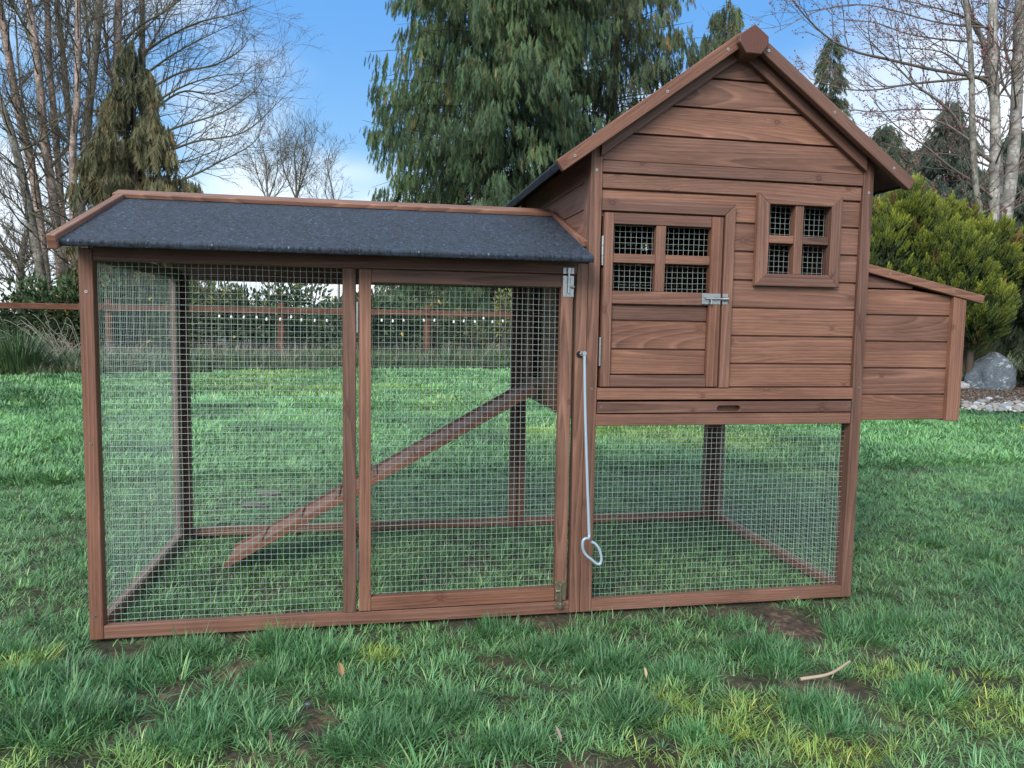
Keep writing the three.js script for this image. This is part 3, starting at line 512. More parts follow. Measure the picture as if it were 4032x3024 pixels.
{
  const line = (neg, pos, near) => { const a = []; let v = 0, s = near; while (v < pos) { a.push(v); v += s; if (v > 2.4) s *= 1.16; } a.push(pos); v = -near; s = near; const b = []; while (v > -neg) { b.push(v); v -= s; if (v < -2.4) s *= 1.16; } b.push(-neg); return b.reverse().concat(a); };
  const xs = line(420, 420, 0.07), zs = line(600, 60, 0.07), W = xs.length, p = [], u = [], ix = [];
  for (const z of zs) for (const x of xs) { p.push(x + 0.9, bumpAt(x + 0.9, z), z); u.push(x, z); }
  for (let j = 0; j < zs.length - 1; j++) for (let i = 0; i < W - 1; i++) { const a = j * W + i; ix.push(a, a + W, a + 1, a + 1, a + W, a + W + 1); }
  const g = new THREE.BufferGeometry(); g.setAttribute('position', new THREE.Float32BufferAttribute(p, 3)); g.setAttribute('uv', new THREE.Float32BufferAttribute(u, 2)); g.setIndex(ix); g.computeVertexNormals();
  const col = []; for (let k = 0; k < p.length; k += 3) { const d = dirtAt(p[k], p[k + 2]), far = sstep(-5, -12, p[k + 2]); col.push(lerp(lerp(0.62, 0.5, far), 1.05, d), lerp(lerp(0.85, 1.25, far), 0.8, d), lerp(lerp(0.55, 0.6, far), 0.75, d)); }
  g.setAttribute('color', new THREE.Float32BufferAttribute(col, 3));
  const t = byteTexture(1024, 1024, (i, j) => {
    const x = i / 1024, y = j / 1024, a = wrapN(x * 12, y * 12, 12, 12, 1), b = wrapN(x * 60, y * 60, 60, 60, 2), c = wrapN(x * 220, y * 220, 220, 220, 3), f = hash(i, j, 4) - 0.5;
    const v = 0.75 + 0.3 * a + 0.35 * b + 0.35 * c + 0.25 * f, crumb = c + b > 0.75 ? 1.5 : 1;
    return S3(0.075 * v * crumb, 0.062 * v * crumb, 0.044 * v * crumb);
  });
  t.repeat.set(1 / 1.6, 1 / 1.6);
  structure('lawn_ground', g, new THREE.MeshStandardMaterial({ map: t, bumpMap: t, bumpScale: 0.012, roughness: 0.95, vertexColors: true }));
  // road beyond the fence
  const rg = new THREE.PlaneGeometry(240, 4.6, 60, 2); rg.rotateX(-Math.PI / 2); rg.translate(0, 0.05, -18.2);
  structure('road', rg, new THREE.MeshStandardMaterial({ roughness: 0.9, map: byteTexture(256, 256, (i, j) => { const v = 1 + 0.35 * (hash(i, j, 2) - 0.5) + 0.2 * wrapN(i / 32, j / 32, 8, 8, 3); return S3(0.2 * v, 0.215 * v, 0.235 * v); }, true, [60, 2]) }));
  // mulch bed under the round evergreen on the right
  const bed = new THREE.Shape(); const bp = [[4020, 1632], [3900, 1624], [3790, 1612], [3700, 1590], [3560, 1540], [3500, 1480]].map(([x, y]) => onGround(x, y)); bed.moveTo(bp[0].x, -bp[0].z); for (const q of bp.slice(1)) bed.lineTo(q.x, -q.z); bed.lineTo(6.2, 9.5); bed.lineTo(10.5, 9.5); bed.lineTo(10.5, 3.2); bed.closePath();
  const bg = new THREE.ShapeGeometry(bed, 4); bg.rotateX(-Math.PI / 2); bg.translate(0, 0.022, 0);
  structure('planting_bed', bg, new THREE.MeshStandardMaterial({ roughness: 1, bumpScale: 0.03, map: byteTexture(512, 512, (i, j) => { const v = 0.6 + 0.5 * wrapN(i / 8, j / 8, 64, 64, 3) + 0.5 * wrapN(i / 3.2, j / 3.2, 160, 160, 4) + 0.4 * (hash(i, j, 3) - 0.5); return S3(0.06 * v, 0.045 * v, 0.034 * v); }, true, [0.7, 0.7]) }));
}
// ---------------------------------------------------------------- grass
const RG = rng(9001);
function bladeInto(mb, cols, x, z, len, wid, lean, az, curl, col) {
  const ca = Math.cos(az), sa = Math.sin(az), n = 3, L = [], R = [];
  let px = 0, py = 0, ang = lean;
  for (let k = 0; k <= n; k++) {
    const w = wid * (k === n ? 0 : 1 - 0.55 * (k / n) ** 1.5) / 2;
    L.push(V(x + ca * px - sa * w, py, z + sa * px + ca * w)); R.push(V(x + ca * px + sa * w, py, z + sa * px - ca * w));
    px += Math.sin(ang) * len / n; py += Math.cos(ang) * len / n; ang += curl / n;
  }
  for (let k = 0; k < n; k++) { mb.tri(L[k], R[k], R[k + 1]); cols.push(...col, ...col, ...col); if (k < n - 1) { mb.tri(L[k], R[k + 1], L[k + 1]); cols.push(...col, ...col, ...col); } }
}
function tuft(seed, n, spread, l0, l1, w0, w1, lean0, lean1, curl, straw = 0.05) {
  const R = rng(seed), mb = new MB(), cols = [];
  for (let k = 0; k < n; k++) {
    const a = R() * 6.283, r = spread * Math.sqrt(R()), az = a + (R() - 0.5) * 1.6, t = R(), v = 0.7 + 0.6 * R();
    const c = R() < straw ? [2.0 * v, 1.25 * v, 1.5 * v] : [v * (0.85 + 0.4 * R()), v, v * (0.8 + 0.5 * R())];
    bladeInto(mb, cols, r * Math.cos(a), r * Math.sin(a), lerp(l0, l1, t), lerp(w0, w1, R()), lerp(lean0, lean1, R()), az, curl * (0.4 + R()), c);
  }
  const g = mb.geo(); g.setAttribute('color', new THREE.Float32BufferAttribute(cols, 3)); return g;
}
const inCoop = (x, z) => (x > -0.002 && x < 1.752 && ((z > -0.022 && z < 0.003) || (z > -0.768 && z < -0.743))) || (z > -0.766 && z < 0.002 && ((x > -0.003 && x < 0.021) || (x > 1.73 && x < 1.754)));
const bedEdge = (x, z) => { const a = onGround(3790, 1612), b = onGround(4020, 1632); return x > 3.9 && z < -3.05 - 0.12 * (x - 4.2) && z < lerp(a.z, b.z, (x - a.x) / (b.x - a.x)) + 0.05 * noise2(x * 5, z * 5, 3); };
const shortTufts = [1, 2, 3].map((s) => tuft(s, 22, 0.03, 0.014, 0.038, 0.0012, 0.0024, 0.5, 1.55, 0.7, 0.07));
const longTufts = [4, 5].map((s) => tuft(s, 26, 0.018, 0.03, 0.075, 0.0016, 0.0031, 0.3, 1.4, 0.8, 0.02));
const midTufts = [6, 7].map((s) => tuft(s, 34, 0.07, 0.022, 0.05, 0.003, 0.0055, 0.2, 1.1, 0.9, 0.06));
const farTufts = [8, 9].map((s) => tuft(s, 40, 0.13, 0.03, 0.06, 0.006, 0.011, 0.2, 1.1, 0.8, 0.05));
// where the lawn is coarse and dark, or thin and yellowish
const coarse = (x, z) => fbm(x * 1.7 + 20, z * 1.7 - 4, 71, 3), yellow = (x, z) => fbm(x * 1.1 - 9, z * 1.1 + 5, 81, 3);
const limes = [[3720, 2680, 0.16], [2700, 2940, 0.16], [3020, 2790, 0.1], [110, 2590, 0.1], [3880, 2820, 0.14], [1480, 2560, 0.06], [3300, 2960, 0.12], [2600, 2760, 0.08]].map(([px, py, r]) => { const q = onGround(px, py); return [q.x, q.z, r]; });
function grassColor(x, z, k) {
  const y = yellow(x, z), c = coarse(x, z), v = 0.75 + 0.5 * RG(), m = 1 + 0.35 * fbm(x * 0.5, z * 0.5, 91, 2) + 0.3 * fbm(x * 2.2, z * 3.2, 95, 2);
  const lime = limes.reduce((t, [sx, sz, r]) => Math.max(t, sstep(1.2, 0.5, Math.hypot(x - sx, (z - sz) * 1.6) / r + 0.5 * noise2(x * 11, z * 11, 4))), 0);
  const a = Math.max(0.55 * sstep(0.16, 0.5, y) + 0.2 * RG() * RG(), 0.9 * lime), b = sstep(0.05, 0.4, c) * (1 - lime);
  const far = 1.12 + 0.38 * sstep(-0.2, -3, z);
  let r = far * lerp(0.088, 0.165, a), g = far * lerp(0.215, 0.26, a), bl = far * lerp(0.075, 0.045, a);
  r = lerp(r, 0.052, b * 0.8); g = lerp(g, 0.148, b * 0.8); bl = lerp(bl, 0.053, b * 0.8);
  return new THREE.Color(r * v * m, g * v * m, bl * v * (0.85 + 0.3 * RG()) * m);
}
function scatter(list, n, x0, x1, z0, z1, s0, s1, keep) {
  const M = new THREE.Matrix4(), Q = new THREE.Quaternion(), E = new THREE.Euler();
  for (let k = 0; k < n; k++) {
    const x = lerp(x0, x1, RG()), z = lerp(z0, z1, RG());
    const p = V(x, 0.05, z).project(camera); if (Math.abs(p.x) > 1.12 || Math.abs(p.y) > 1.15 || p.z > 1) { RG(); continue; }
    if (inCoop(x, z) || bedEdge(x, z)) continue;
    const s = lerp(s0, s1, RG()), kk = keep(x, z); if (kk <= 0 || RG() > kk) continue;
    E.set((RG() - 0.5) * 0.3, RG() * 6.283, (RG() - 0.5) * 0.3); Q.setFromEuler(E);
    list[Math.floor(RG() * list.length)].push([M.clone().compose(V(x, bumpAt(x, z) - 0.002, z), Q.clone(), V(s, s * (0.75 + 0.5 * RG()), s)), grassColor(x, z)]);
  }
}
const grassSets = [];
function sow(name, geos, fill, label) { const lists = geos.map(() => []); fill(lists); lists.forEach((l, k) => { if (!l.length) return; const o = copies(numbered(name), geos[k], grassMat, l, scene, { kind: 'stuff', label, category: 'grass' }); grassSets.push(l.length); }); }
const thin = (x, z) => 1 - 0.93 * dirtAt(x, z);
sow('lawn_grass', shortTufts, (l) => { scatter(l, 60000, -2.2, 4.2, -2.2, 0.85, 0.55, 1.0, (x, z) => thin(x, z) * (z > 0.003 && z < 0.05 && x > -0.02 && x < 1.77 ? 0.45 : 1)); }, 'short mown lawn grass around and inside the coop');
sow('lawn_grass', midTufts, (l) => { scatter(l, 30000, -4.5, 7.5, -4.6, -1.6, 0.8, 1.3, thin); }, 'short mown lawn grass just behind the coop');
sow('lawn_grass', farTufts, (l) => { scatter(l, 34000, -7, 13, -9.6, -4.1, 0.8, 1.3, (x, z) => (z < -7.0 - 1.3 * sstep(-3.3, 1, x) ? 0 : 1)); }, 'short mown lawn grass in front of the fence');
sow('coarse_grass', longTufts, (l) => {
  scatter(l, 7000, -1.6, 3.4, -0.9, 0.85, 0.5, 1.0, (x, z) => sstep(0.16, 0.36, coarse(x, z)) * 0.75 * (z < 0 && z > -0.75 && x > 0 && x < 1.75 ? 0.35 : 1) * (Math.abs(z - 0.03) < 0.06 && x > -0.05 && x < 1.8 ? 0.25 : 1) * thin(x, z));
  // the big clumps in the foreground, where the photograph has them
  const M = new THREE.Matrix4(), Q = new THREE.Quaternion(), E = new THREE.Euler();
  const clump = (px, py, r, n, s, tone = 1) => { const c = onGround(px, py); for (let k = 0; k < n; k++) { const a = RG() * 6.283, d = r * Math.sqrt(RG()), x = c.x + d * Math.cos(a) * 1.35, z = c.z + d * Math.sin(a) * 0.7; if (inCoop(x, z)) continue; const q = 1 - 0.45 * d / r; E.set(Math.sin(a) * 0.5 * d / r, RG() * 6.283, -Math.cos(a) * 0.5 * d / r); Q.setFromEuler(E); const t = tone * (0.8 + 0.4 * RG()); l[k % 2].push([M.clone().compose(V(x, bumpAt(x, z) - 0.003, z), Q.clone(), V(s * q, s * q * (0.9 + 0.5 * RG()), s * q)), new THREE.Color(0.06 * t, 0.165 * t, 0.056 * t)]); } };
  for (const [x, y, r, n, s, t] of [[3390, 2480, 0.075, 60, 1.0, 1], [3560, 2440, 0.05, 40, 0.8, 1.05], [3000, 2560, 0.06, 55, 0.95, 1], [3080, 2620, 0.04, 30, 0.8, 1.1], [2400, 2620, 0.05, 45, 0.95, 0.95], [2160, 2560, 0.05, 40, 0.9, 0.9], [2300, 2540, 0.035, 25, 0.75, 0.95], [2460, 2810, 0.06, 50, 0.95, 0.85], [2690, 2650, 0.045, 35, 0.85, 1], [3190, 2790, 0.05, 36, 0.9, 1.1], [3660, 2730, 0.06, 40, 0.9, 1.25], [3690, 2130, 0.06, 40, 0.9, 1], [3880, 2180, 0.06, 40, 0.9, 1], [740, 2560, 0.055, 55, 0.9, 0.95], [1130, 2540, 0.05, 45, 1.1, 1.15], [1270, 2580, 0.05, 45, 1.05, 1.2], [1110, 2640, 0.05, 40, 0.9, 1.1], [810, 2890, 0.07, 45, 0.95, 1.15], [1500, 2910, 0.07, 60, 1.05, 1], [1750, 2790, 0.055, 45, 0.95, 0.95], [180, 2850, 0.075, 60, 1.1, 1], [60, 2680, 0.05, 36, 0.95, 1.15], [340, 2810, 0.05, 36, 0.9, 1.05], [500, 2650, 0.045, 28, 0.8, 1.15], [1960, 2480, 0.055, 50, 0.85, 0.95], [1410, 2730, 0.04, 24, 0.8, 1], [1990, 2950, 0.06, 40, 0.9, 1.05], [60, 2560, 0.05, 25, 0.7, 1.2], [2900, 2450, 0.05, 30, 0.6, 1.05], [2740, 2910, 0.05, 26, 0.7, 1.4], [1180, 2370, 0.05, 24, 0.7, 1.1], [3290, 2860, 0.05, 26, 0.8, 1.1]]) clump(x, y, r, n, s, t);
}, 'dark coarse clumps of longer grass in the foreground lawn');

// ================================================================ fence, lights, trees, shrubs, stones
const M4 = (pos, quat, s) => new THREE.Matrix4().compose(pos, quat, typeof s === 'number' ? V(s, s, s) : s);
const eul = (x, y, z, o = 'XYZ') => new THREE.Quaternion().setFromEuler(new THREE.Euler(x, y, z, o));
const tint = (a, b, t, v) => new THREE.Color(lerp(a[0], b[0], t) * v, lerp(a[1], b[1], t) * v, lerp(a[2], b[2], t) * v);
// ---------------------------------------------------------------- wooden fence with a single top rail
const FZ = -10.4, fence = thing('wooden_fence', 'weathered brown wooden fence with a single top rail in front of the hedge', 'fence', [0, 0, FZ]);
const fenceWood = [0, 1].map((k) => { const m = woods[2 + k][1].clone(); m.color.setRGB(0.66, 0.55, 0.47); m.roughness = 0.95; return m; });
{
  const xs = [onZ(430, 1300, FZ).x, onZ(1107, 1300, FZ).x, onZ(1680, 1300, FZ).x]; const step = (xs[2] - xs[0]) / 2;
  const all = [xs[0] - 2 * step, xs[0] - step, xs[0], xs[1], xs[2], xs[2] + step, xs[2] + 2 * step, xs[2] + 3 * step];
  all.forEach((x, k) => {
    const g = sawn(0.1, 1.14, 0.1, 'y', 0.014), o = part('fence_post', g, fenceWood[k % 2], fence); o.position.set(x, 0.33, 0); o.rotation.set((RW() - 0.5) * 0.03, RW() * 0.2, (RW() - 0.5) * 0.03);
    if (k < all.length - 1) { const L = all[k + 1] - x, r = part('fence_rail', sawn(L - 0.004, 0.088, 0.038, 'x', 0.006), fenceWood[(k + 1) % 2], fence); r.position.set(x + L / 2, 0.775 + 0.006 * (k % 2), 0.071); r.rotation.z = (RW() - 0.5) * 0.008; }
  });
}
{ // white bulbs on a cord, hanging under the rail
  const px = [[864, 1244], [911, 1247], [961, 1247], [1011, 1248], [1050, 1256], [1104, 1256], [1147, 1247], [1187, 1259], [1240, 1261], [1287, 1261], [1390, 1260], [1440, 1262], [1503, 1260], [1547, 1263], [1589, 1260], [1669, 1260], [1711, 1260], [1787, 1266], [1827, 1263], [1870, 1265], [1904, 1253], [1939, 1266], [1980, 1263]];
  const z = FZ + 0.13, ps = px.map(([x, y]) => onZ(x, y, z)), sl = thing('string_lights', 'string of small white bulbs hanging under the fence rail', 'string lights', [ps[0].x, 0.6, z]);
  const cord = new MB(), cp = []; ps.forEach((q, k) => { cp.push(V(q.x, q.y + 0.035, z)); if (k < ps.length - 1) cp.push(V((q.x + ps[k + 1].x) / 2, (q.y + ps[k + 1].y) / 2 + 0.022, z)); });
  cord.tube(curve(cp, 90).map((q) => place(sl, q)), 0.0035, 5); part('cord', cord.geo(), flat(0.02, 0.03, 0.02), sl);
  const bulb = new THREE.LatheGeometry([[0, -0.032], [0.011, -0.028], [0.017, -0.014], [0.015, 0.006], [0.009, 0.02]].map((q) => new THREE.Vector2(...q)), 10), sock = new THREE.CylinderGeometry(0.01, 0.009, 0.024, 8); sock.translate(0, 0.03, 0);
  const bm = flat(0.85, 0.87, 0.86, 0.35), sm = flat(0.03, 0.04, 0.03);
  for (const q of ps) { const o = part('bulb', bulb, bm, sl); o.position.copy(place(sl, q)); o.rotation.z = (RW() - 0.5) * 0.5; part('socket', sock, sm, o); }
}
// ---------------------------------------------------------------- bare trees
const RT = rng(77);
// a twig and what grows from it; up is how strongly it turns to the light
function twig(mb, p, dir, len, r, level, o, tips) {
  const n = level ? 4 : 3, pts = [p.clone()], rs = [r], d = dir.clone();
  for (let k = 1; k <= n; k++) { d.x += (RT() - 0.5) * o.wild; d.y += (RT() - 0.5) * o.wild + o.up / n; d.z += (RT() - 0.5) * o.wild; d.normalize(); pts.push(pts[k - 1].clone().addScaledVector(d, len / n)); rs.push(r * (1 - 0.75 * k / n)); }
  mb.tube(pts, rs, 3);
  if (tips) for (let k = 1; k <= n; k++) if (RT() < o.buds) tips.push(pts[k].clone().add(V((RT() - 0.5) * 0.03, (RT() - 0.5) * 0.03, (RT() - 0.5) * 0.03)));
  if (level > 0) {
    const c = Math.round(o.kids * (0.7 + 0.6 * RT()));
    for (let k = 0; k < c; k++) {
      const f = 0.2 + 0.8 * (k + RT()) / c, i = Math.min(n - 1, Math.floor(f * n)), q = pts[i].clone().lerp(pts[i + 1], f * n - i), t = V().subVectors(pts[i + 1], pts[i]).normalize();
      const side = V(RT() - 0.5, RT() - 0.5, RT() - 0.5).cross(t).normalize(), nd = t.clone().multiplyScalar(0.75).addScaledVector(side, o.angle * (0.6 + 0.6 * RT())).normalize();
      twig(mb, q, nd, len * (0.32 + 0.3 * RT()) * (1.15 - 0.5 * f), Math.max(o.rmin, r * 0.5), level - 1, o, tips);
    }
  }
}
const TW0 = { up: 0.35, wild: 0.28, kids: 5, angle: 0.75, rmin: 0.0035, buds: 0 };
function limbPts(list, depth, dz = 0) { return list.map(([x, y], k) => at(x, y, depth + dz * k / (list.length - 1))); }
// trunk: seen points from the top down, widths in the lens's pixels; limbs: [points, w0, w1, depth drift]
function bareTree(name, label, group, depth, trunk, w, bark, limbs, o = {}) {
  const opt = { ...TW0, ...o.twig }, pts = limbPts(trunk, depth), low = pts[pts.length - 1];
  const tree = thing(name, label, 'bare tree', [low.x, 0, low.z], group), loc = (q) => place(tree, q), k = depth / F / 2;
  const top = pts[0].clone().add(V().subVectors(pts[0], pts[1]).normalize().multiplyScalar(o.above ?? 2.2)); top.x += (RT() - 0.5) * 0.5;
  const line = curve([top, ...pts, V(low.x + (o.foot ?? 0), 0.25, low.z), V(low.x + (o.foot ?? 0), -0.05, low.z)].map(loc), 40), R0 = w[0] * k, R1 = w[1] * k;
  const rad = line.map((q, i) => (i < 6 ? lerp(R0 * 0.5, R0, i / 6) : lerp(R0, R1, (i - 6) / 34)) * (1 + 0.05 * noise2(i * 0.9, depth, 4)) * (q.y < 0.25 ? 1.25 : 1));
  part('trunk', new MB().tube(line, rad, 11).geo(), bark, tree);
  const crown = new MB(), tips = [];
  for (const [lp, a, b, dz] of limbs ?? []) {
    const lpts = curve(limbPts(lp, depth, dz).map(loc), 18), lr = lpts.map((_, i) => lerp(a, b, (i / 18) ** 0.7) * k);
    part('limb', new MB().tube(lpts, lr, 7).geo(), o.limbBark ?? mossTwig, tree);
    const L = lpts.length, cnt = o.limbTwigs ?? 18;
    for (let j = 0; j < cnt; j++) {
      const f = 0.12 + 0.88 * (j + RT()) / cnt, i = Math.min(L - 2, Math.floor(f * (L - 1))), q = lpts[i].clone().lerp(lpts[i + 1], f * (L - 1) - i), t = V().subVectors(lpts[i + 1], lpts[i]).normalize();
      const side = V(RT() - 0.5, RT() - 0.35, RT() - 0.5).cross(t).normalize(); if (RT() < 0.6 && side.y < 0) side.negate();
      twig(crown, q, t.clone().multiplyScalar(0.85).addScaledVector(side, 0.75).normalize(), (o.limbLen ?? 1.3) * (0.4 + 0.7 * RT()), lr[i] * 0.42 + 0.002, 2, opt, tips);
    }
  }
  const B = o.branches ?? 26;
  for (let j = 0; j < B; j++) {
    const i = Math.floor(lerp(3, 31, (j + RT()) / B)), q = line[i], a = RT() * 6.283, e = lerp(0.25, 0.8, RT());
    if (q.y < (o.clear ?? 1.4)) continue;
    twig(crown, q, V(Math.cos(a) * Math.cos(e), Math.sin(e), Math.sin(a) * Math.cos(e)), (o.len ?? 1.6) * (0.35 + 0.8 * RT()), rad[i] * 0.22 + 0.003, 2, opt, tips);
  }
  part('twig_crown', crown.geo(), o.twigMat ?? twigMat, tree, { kind: 'stuff' });
  if (tips.length) { const bg = new THREE.IcosahedronGeometry(o.budSize ?? 0.012, 0); copies('buds', bg, o.budMat ?? budMat, tips.map((q) => [M4(q, eul(RT() * 3, RT() * 3, 0), V(0.7 + RT() * 0.8, 0.7 + RT() * 0.8, 0.7 + RT() * 0.8)), new THREE.Color(1, 1, 1).multiplyScalar(0.7 + 0.6 * RT())]), tree, { kind: 'stuff' }); }
  return tree;
}
const AG = 'bare alder stems behind the left part of the fence';
bareTree('bare_tree', 'grey mossy trunk leaning in from the left edge, lowest of the bare trunks there', AG, 14, [[-40, 300], [38, 506], [82, 671], [127, 886], [158, 1050], [172, 1180]], [28, 38], greyBark, [[[[60, 600], [150, 560], [240, 470], [330, 330]], 12, 3, 0.6], [[[130, 900], [60, 800], [-60, 720]], 11, 4, -0.5], [[[110, 830], [230, 900], [290, 985], [300, 1060]], 12, 5, -0.6]], { branches: 16 });
bareTree('bare_tree', 'grey trunk second in from the left edge, curving gently to the right', AG, 15.2, [[-6, 0], [32, 209], [66, 405], [127, 671], [165, 950], [190, 1180]], [27, 36], alderBark, [[[[66, 405], [150, 470], [240, 560]], 9, 3, 0.5], [[[40, 240], [-30, 160], [-120, 120]], 8, 3, 0]], {});
bareTree('bare_tree', 'thick grey and pink trunk behind the left end of the run roof', AG, 14.6, [[112, 0], [142, 190], [158, 354], [174, 538], [202, 728], [234, 1012], [250, 1200]], [27, 40], alderBark, [[[[145, 210], [75, 60], [20, -60]], 14, 8, 0.4], [[[170, 520], [60, 420], [-60, 330]], 9, 3, 0.3], [[[185, 620], [120, 520], [80, 330], [60, 60]], 12, 6, 0.6]], {});
bareTree('bare_tree', 'pale pinkish slender trunk standing just right of the thick grey and pink one', AG, 15.6, [[184, 0], [193, 253], [209, 411], [228, 633], [247, 886], [256, 1060], [262, 1190]], [23, 28], alderBark, [[[[195, 260], [250, 190], [245, 120]], 7, 3, 0.2], [[[215, 480], [300, 620], [330, 680]], 8, 3, -0.4]], {});
bareTree('bare_tree', 'slim straight grey trunk in the middle of the left clump', AG, 16.4, [[224, 0], [244, 190], [266, 405], [285, 601], [291, 823], [298, 1100]], [22, 28], greyBark, [[[[248, 220], [268, 90], [250, -40]], 9, 6, 0.3]], {});
bareTree('bare_tree', 'salmon pink trunk that runs straight up, tallest of the left clump', AG, 14.2, [[308, 0], [307, 190], [304, 380], [288, 570], [286, 790], [298, 1000], [302, 1190]], [23, 30], alderBark, [[[[306, 300], [330, 130], [420, 0]], 8, 4, 0.5], [[[290, 640], [400, 500], [455, 440]], 8, 3, 0.4]], {});
bareTree('bare_tree', 'stout dark grey trunk leaning right, left of the weeping conifer', AG, 15, [[392, 0], [373, 221], [348, 443], [329, 696], [316, 842], [306, 1190]], [30, 36], greyBark, [[[[352, 400], [350, 180], [330, 0]], 13, 8, 0.4], [[[335, 600], [420, 520], [500, 360], [560, 270]], 10, 3, 0.8]], {});
bareTree('bare_tree', 'pink and grey trunk rising beside the weeping conifer with long limbs sweeping right', AG, 15.4, [[468, 0], [462, 190], [456, 443], [447, 620], [440, 800], [432, 1190]], [28, 34], alderBark, [
  [[[462, 200], [540, 110], [640, 50], [760, -40]], 12, 4, -0.8], [[[440, 290], [520, 165], [600, 85], [690, 0]], 12, 4, 0.5], [[[455, 400], [430, 253], [405, 60]], 14, 9, 0.6]], { limbTwigs: 22, twig: { up: 0.15 } });
bareTree('bare_tree', 'bare tree behind the weeping conifer, its fan of branches sweeping far right', AG, 15.8, [[560, 120], [562, 380], [560, 620], [556, 860], [552, 1190]], [22, 34], greyBark, [
  [[[560, 210], [660, 145], [790, 85], [920, 55], [1000, 20]], 12, 2.2, -1.2], [[[562, 300], [680, 215], [800, 150], [930, 90]], 11, 2.2, -0.6], [[[562, 370], [700, 290], [860, 250], [960, 185], [975, 150]], 12, 2.2, 0.4], [[[560, 440], [700, 350], [850, 300], [1038, 285]], 12, 2, -0.6], [[[560, 470], [720, 360], [830, 370], [940, 330], [960, 290]], 11, 2, 0.8],
  [[[560, 560], [700, 500], [880, 440], [1010, 350], [1045, 290]], 12, 2, 0.3], [[[560, 640], [760, 560], [960, 520], [1105, 395]], 13, 2.2, -0.5], [[[560, 760], [740, 700], [860, 640], [1000, 560], [1045, 470]], 12, 2.2, 0.5], [[[560, 240], [640, 90], [700, -30]], 10, 4, 0.6], [[[562, 560], [690, 640], [830, 600], [935, 560]], 9, 2, 1]], { limbTwigs: 22, limbLen: 1.25, branches: 6, twig: { up: -0.1, kids: 4, wild: 0.2, angle: 0.5 } });
bareTree('bare_tree', 'dark low forked bare tree at the left edge just above the fence rail', AG, 19, [[80, 1040], [78, 1110], [80, 1190]], [26, 32], greyBark, [[[[80, 1075], [35, 1000], [-20, 900], [-60, 830]], 18, 5, 0.5], [[[80, 1060], [130, 990], [190, 930]], 16, 6, 0.4], [[[88, 1150], [130, 1090], [150, 1040]], 13, 6, -0.3], [[[76, 1120], [30, 1100], [-40, 1090]], 12, 5, 0]], { above: 1.5, branches: 22, clear: 0.6, twigMat: twigMat });
bareTree('bare_tree', 'small distant bare tree in the sky gap, left one of the pair', 'small bare trees far off in the gap', 30, [[1046, 640], [1050, 720], [1055, 800], [1058, 1190]], [6, 13], greyBark, [[[[1055, 800], [1015, 690], [1000, 600]], 7, 2, 0.3], [[[1055, 790], [1090, 680], [1095, 590]], 7, 2, -0.3], [[[1056, 810], [1120, 720], [1150, 640]], 6, 2, 0]], { above: 0.8, branches: 30, len: 1.6, clear: 2.6, twig: { up: 0.5, rmin: 0.006 }, limbTwigs: 14 });
bareTree('bare_tree', 'small distant bare tree in the sky gap, right one of the pair', 'small bare trees far off in the gap', 31, [[1160, 600], [1165, 690], [1168, 790], [1168, 1190]], [6, 14], greyBark, [[[[1168, 780], [1215, 640], [1245, 540]], 7, 2, 0.2], [[[1168, 790], [1110, 640], [1103, 520]], 7, 2, 0], [[[1168, 800], [1190, 640], [1205, 505]], 7, 2, 0]], { above: 0.8, branches: 34, len: 1.7, clear: 2.6, twig: { up: 0.55, rmin: 0.006 }, limbTwigs: 16 });
bareTree('bare_tree', 'low bare tree just left of the cedar, partly hidden by the run roof', 'small bare trees far off in the gap', 26, [[1290, 650], [1310, 760], [1330, 900], [1335, 1190]], [5, 11], greyBark, [[[[1330, 880], [1280, 740], [1325, 610]], 5, 1.5, 0], [[[1325, 860], [1240, 790], [1200, 720]], 5, 1.5, 0]], { above: 0.6, branches: 26, len: 1.2, clear: 2, twig: { rmin: 0.005 }, limbTwigs: 12 });
// maple with red buds on the right
const MG = 'bare maple stems on the right', mo = { limbBark: mapleTwig, twigMat: mapleTwig, twig: { up: 0.25, kids: 4, wild: 0.24, angle: 0.7, buds: 0.2, rmin: 0.0022 }, limbTwigs: 13, limbLen: 0.95, budSize: 0.0095, len: 1.0, branches: 12, clear: 1.9 };
bareTree('maple_tree', 'lichen grey maple trunk with long budding branches reaching left over the roof', MG, 11, [[3908, 0], [3906, 203], [3916, 390], [3918, 569], [3914, 772], [3912, 900]], [34, 42], mapleBark, [
  [[[3900, 340], [3862, 309], [3683, 276], [3471, 228], [3366, 203], [3268, 154], [3179, 73], [3114, -10]], 17, 4, -1.2], [[[3910, 640], [3821, 569], [3756, 455], [3683, 390], [3602, 333], [3520, 252], [3440, 180]], 17, 4, -0.6], [[[3900, 300], [3813, 309], [3569, 333], [3447, 354], [3325, 350], [3187, 309]], 15, 3, 0.4],
  [[[3915, 790], [3862, 740], [3732, 650], [3634, 569], [3520, 488], [3440, 400]], 13, 3, -0.8], [[[3900, 190], [3862, 171], [3699, 154], [3561, 130], [3450, 90], [3300, 75]], 12, 2.5, 0.6], [[[3904, 120], [3780, 60], [3640, 20], [3500, -10]], 11, 3, -0.3], [[[3912, 480], [3780, 440], [3600, 430], [3440, 440], [3330, 430]], 10, 2.5, 1.2], [[[3912, 660], [3760, 610], [3600, 600], [3470, 560]], 9, 2.5, 0.6], [[[3908, 240], [3980, 120], [4040, 20]], 12, 5, 0.2], [[[3914, 420], [3962, 330], [4060, 230]], 10, 4, -0.3], [[[3906, 110], [3700, 90], [3420, 20], [3230, 40], [3050, 130]], 9, 2, -1.8]], mo);
